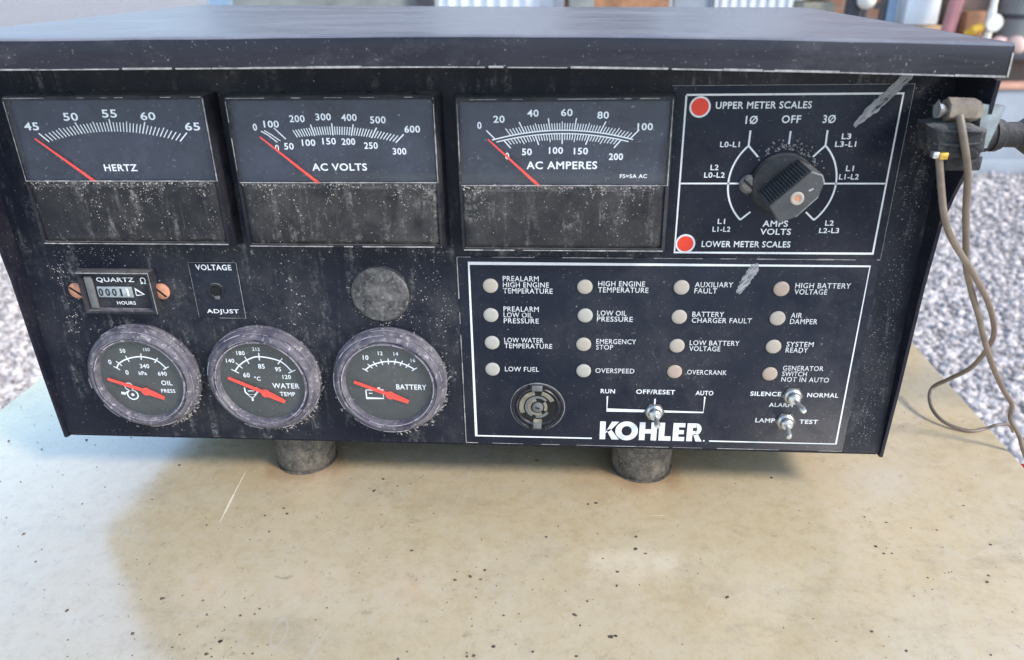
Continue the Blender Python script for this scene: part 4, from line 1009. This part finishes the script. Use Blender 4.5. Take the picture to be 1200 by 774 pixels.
# ---- terminal connector clipped to the right flank, two wires
tc_ = thing('terminal_connector', 'dusty dark terminal connector clipped on the right edge of the box front', 'connector', (.39, -.035, .2))
bm_ = PB()
poly = [(374.5, 197), (377, 186.5), (381, 184.2), (396.5, 183), (398.5, 187), (398, 195), (389, 198.2), (380, 198)]
def ring_at(y, sc, jit, rq):
    dense = []
    for (x0, z0), (x1, z1) in zip(poly, poly[1:] + poly[:1]):
        for k in range(4): dense.append((x0 + (x1 - x0) * k / 4, z0 + (z1 - z0) * k / 4))
    return [(386 + (x - 386) * sc + rq.uniform(-jit, jit), y + rq.uniform(-jit, jit) * .8, 191 + (z - 191) * sc + rq.uniform(-jit, jit)) for x, z in dense]
rq = random.Random(8)
bm_.loft([ring_at(-25.8, 1.0, 0, rq), ring_at(-28, 1.02, .25, rq), ring_at(-29.5, .96, .25, rq), ring_at(-32, 1.0, .35, rq), ring_at(-35, .97, .35, rq), ring_at(-37.2, .88, .4, rq), ring_at(-38.2, .7, .3, rq), ring_at(-38.0, .35, .4, rq)]); bm_.build('housing', 'gasket', tc_)
m = PB()
for k, zz_ in enumerate((194.6, 190.0)):
    m.tube([(375.0, -31, zz_ - 1.2), (377.5, -37.4, zz_), (386, -39.0, zz_ + .6 - k), (394, -38.6, zz_ + .2), (397.6, -33, zz_ - .4)], .55, 8)
m.build('tape_fold', 'gasket', tc_)
PB().box(386, 400, -33, -25.5, 178.2, 184, .6).build('lower_block', 'gasket', tc_)
PB().loft([[(397.5, -31, 186), (401.5, -31, 187), (405, -31, 203), (396, -31, 204)], [(397.5, -26, 186), (401.5, -26, 187), (405, -26, 203), (396, -26, 204)]]).build('clear_tab', 'clear', tc_, False)
m = PB(); m.loft([[(381.5, -33 + 5 * math.sin(a), 202.5 + 4.6 * math.cos(a)) for a in [i * math.pi / 3 for i in range(6)]], [(391.5, -33 + 5 * math.sin(a), 202.0 + 4.6 * math.cos(a)) for a in [i * math.pi / 3 for i in range(6)]], [(394, -33 + 4 * math.sin(a), 201.8 + 3.6 * math.cos(a)) for a in [i * math.pi / 3 for i in range(6)]]]); m.build('terminal_cap', 'capbrown', tc_, False)
m = PB(); r_ = random.Random(2)
m.loft([[(377.6 + .4 * k, -34 + (3.6 - .2 * abs(k)) * math.sin(a) * r_.uniform(.7, 1.1), 202.4 + (3.8 - .3 * abs(k)) * math.cos(a) * r_.uniform(.75, 1.1)) for a in [i * math.pi / 5 for i in range(10)]] for k in (0, 3, 7, 10)]); m.build('terminal_screw', 'chrome', tc_, False)
PB().box(377.6, 380.0, -39.4, -36, 184.6, 187.2, .4).build('silver_contact', 'chrome', tc_); PB().box(380.1, 383.4, -39.6, -36, 184.2, 187.0, .4).build('brass_contact', 'brass', tc_)

def smooth_path(pts, n=6):
    P = [Vector(p) for p in pts]; out = []
    for i in range(len(P) - 1):
        p0, p1, p2, p3 = P[max(i - 1, 0)], P[i], P[i + 1], P[min(i + 2, len(P) - 1)]
        for k in range(n):
            t_ = k / n; out.append(.5 * ((2 * p1) + (p2 - p0) * t_ + (2 * p0 - 5 * p1 + 4 * p2 - p3) * t_ ** 2 + (3 * p1 - p0 - 3 * p2 + p3) * t_ ** 3))
    out.append(P[-1]); return out
WIREA = [[385.0, -37.5, 201.0], [387.1, -40.0, 193.0], [392.9, -38.0, 178.5], [399.8, -30.0, 160.5], [409.6, -18.0, 140.6], [415.9, -10.0, 128.5]]
WIREA += [[431.2, 6.0, 106.7], [440.6, 14.0, 93.2], [453.3, 24.0, 72.7], [468.2, 36.0, 51.9], [482.4, 46.0, 33.7], [493.4, 52.0, 20.3], [495.4, 53.0, 10.4], [502.3, 52.0, 0.0], [506.8, 50.0, -10.5], [519.1, 48.0, -33.4], [530, 60, -60], [540, 80, -200]]
WIREB = [[380.6, -37.0, 186.2], [385.6, -38.0, 167.1], [390.0, -37.0, 156.4], [397.7, -32.0, 146.6], [414.8, -18.0, 129.1], [422.2, -10.0, 121.9], [441.1, 10.0, 102.4], [458.7, 30.0, 79.8], [470.6, 50.0, 60.1], [481.3, 80.0, 30.3], [479.9, 98.0, 12.0], [475.5, 106.0, 1.5], [471.0, 99.5, -2.5], [469.8, 88.4, -6.5], [474.5, 78.7, -9.6], [485.5, 72.4, -10.6], [495.8, 74.2, -10.0], [501.4, 73.7, -6.8], [511.3, 77.8, -9.0], [519, 84, -18]]
def wire(pts, r0, r1, label, name):
    sp_ = smooth_path(pts, 6); n = len(sp_)
    m = PB().tube([tuple(p) for p in sp_], 1, 12, [r0 + (r1 - r0) * max(0, (i / n - .55) / .45) for i in range(n)])
    return tag(m.build(name, 'wire'), label, 'wire')
wire(WIREA, 1.45, 1.25, 'tan wire hanging straight down past the right edge of the beige top', 'hanging_wire')
wire(WIREB, 1.4, .75, 'tan wire looping down to rest on the beige top at the right', 'looped_wire')
# unidentified red-topped dark object past the right edge, its form made up
t = thing('red_topped_object', 'dark object with red top edge below the right edge of the beige top', 'object', (.60, .09, -.35))
MB().box(.535, .68, .0, .105, -.30, -.062, .006).build('case', 'dkmetal', t)
M['redlid'] = plain('red_lid', (.45, .03, .03), .45, var=.2)
MB().box(.532, .683, -.003, .108, -.0615, -.045, .003).build('lid', 'redlid', t)
MB().box(.52, .70, -.02, .13, -.33, -.3015, .004).build('tray', 'dkmetal', t)
for xx in (.53, .68): MB().box(xx, xx + .012, .05, .062, GZ, -.331).build('tray_leg', 'dkmetal', t)
for o in bpy.data.objects:
    if o.type == 'MESH' and o.name.split('.')[0] in ('worn_bright_rim', 'worn_edge', 'scale_marks', 'grip_fluting', 'door_rib'): o['kind'] = 'stuff'
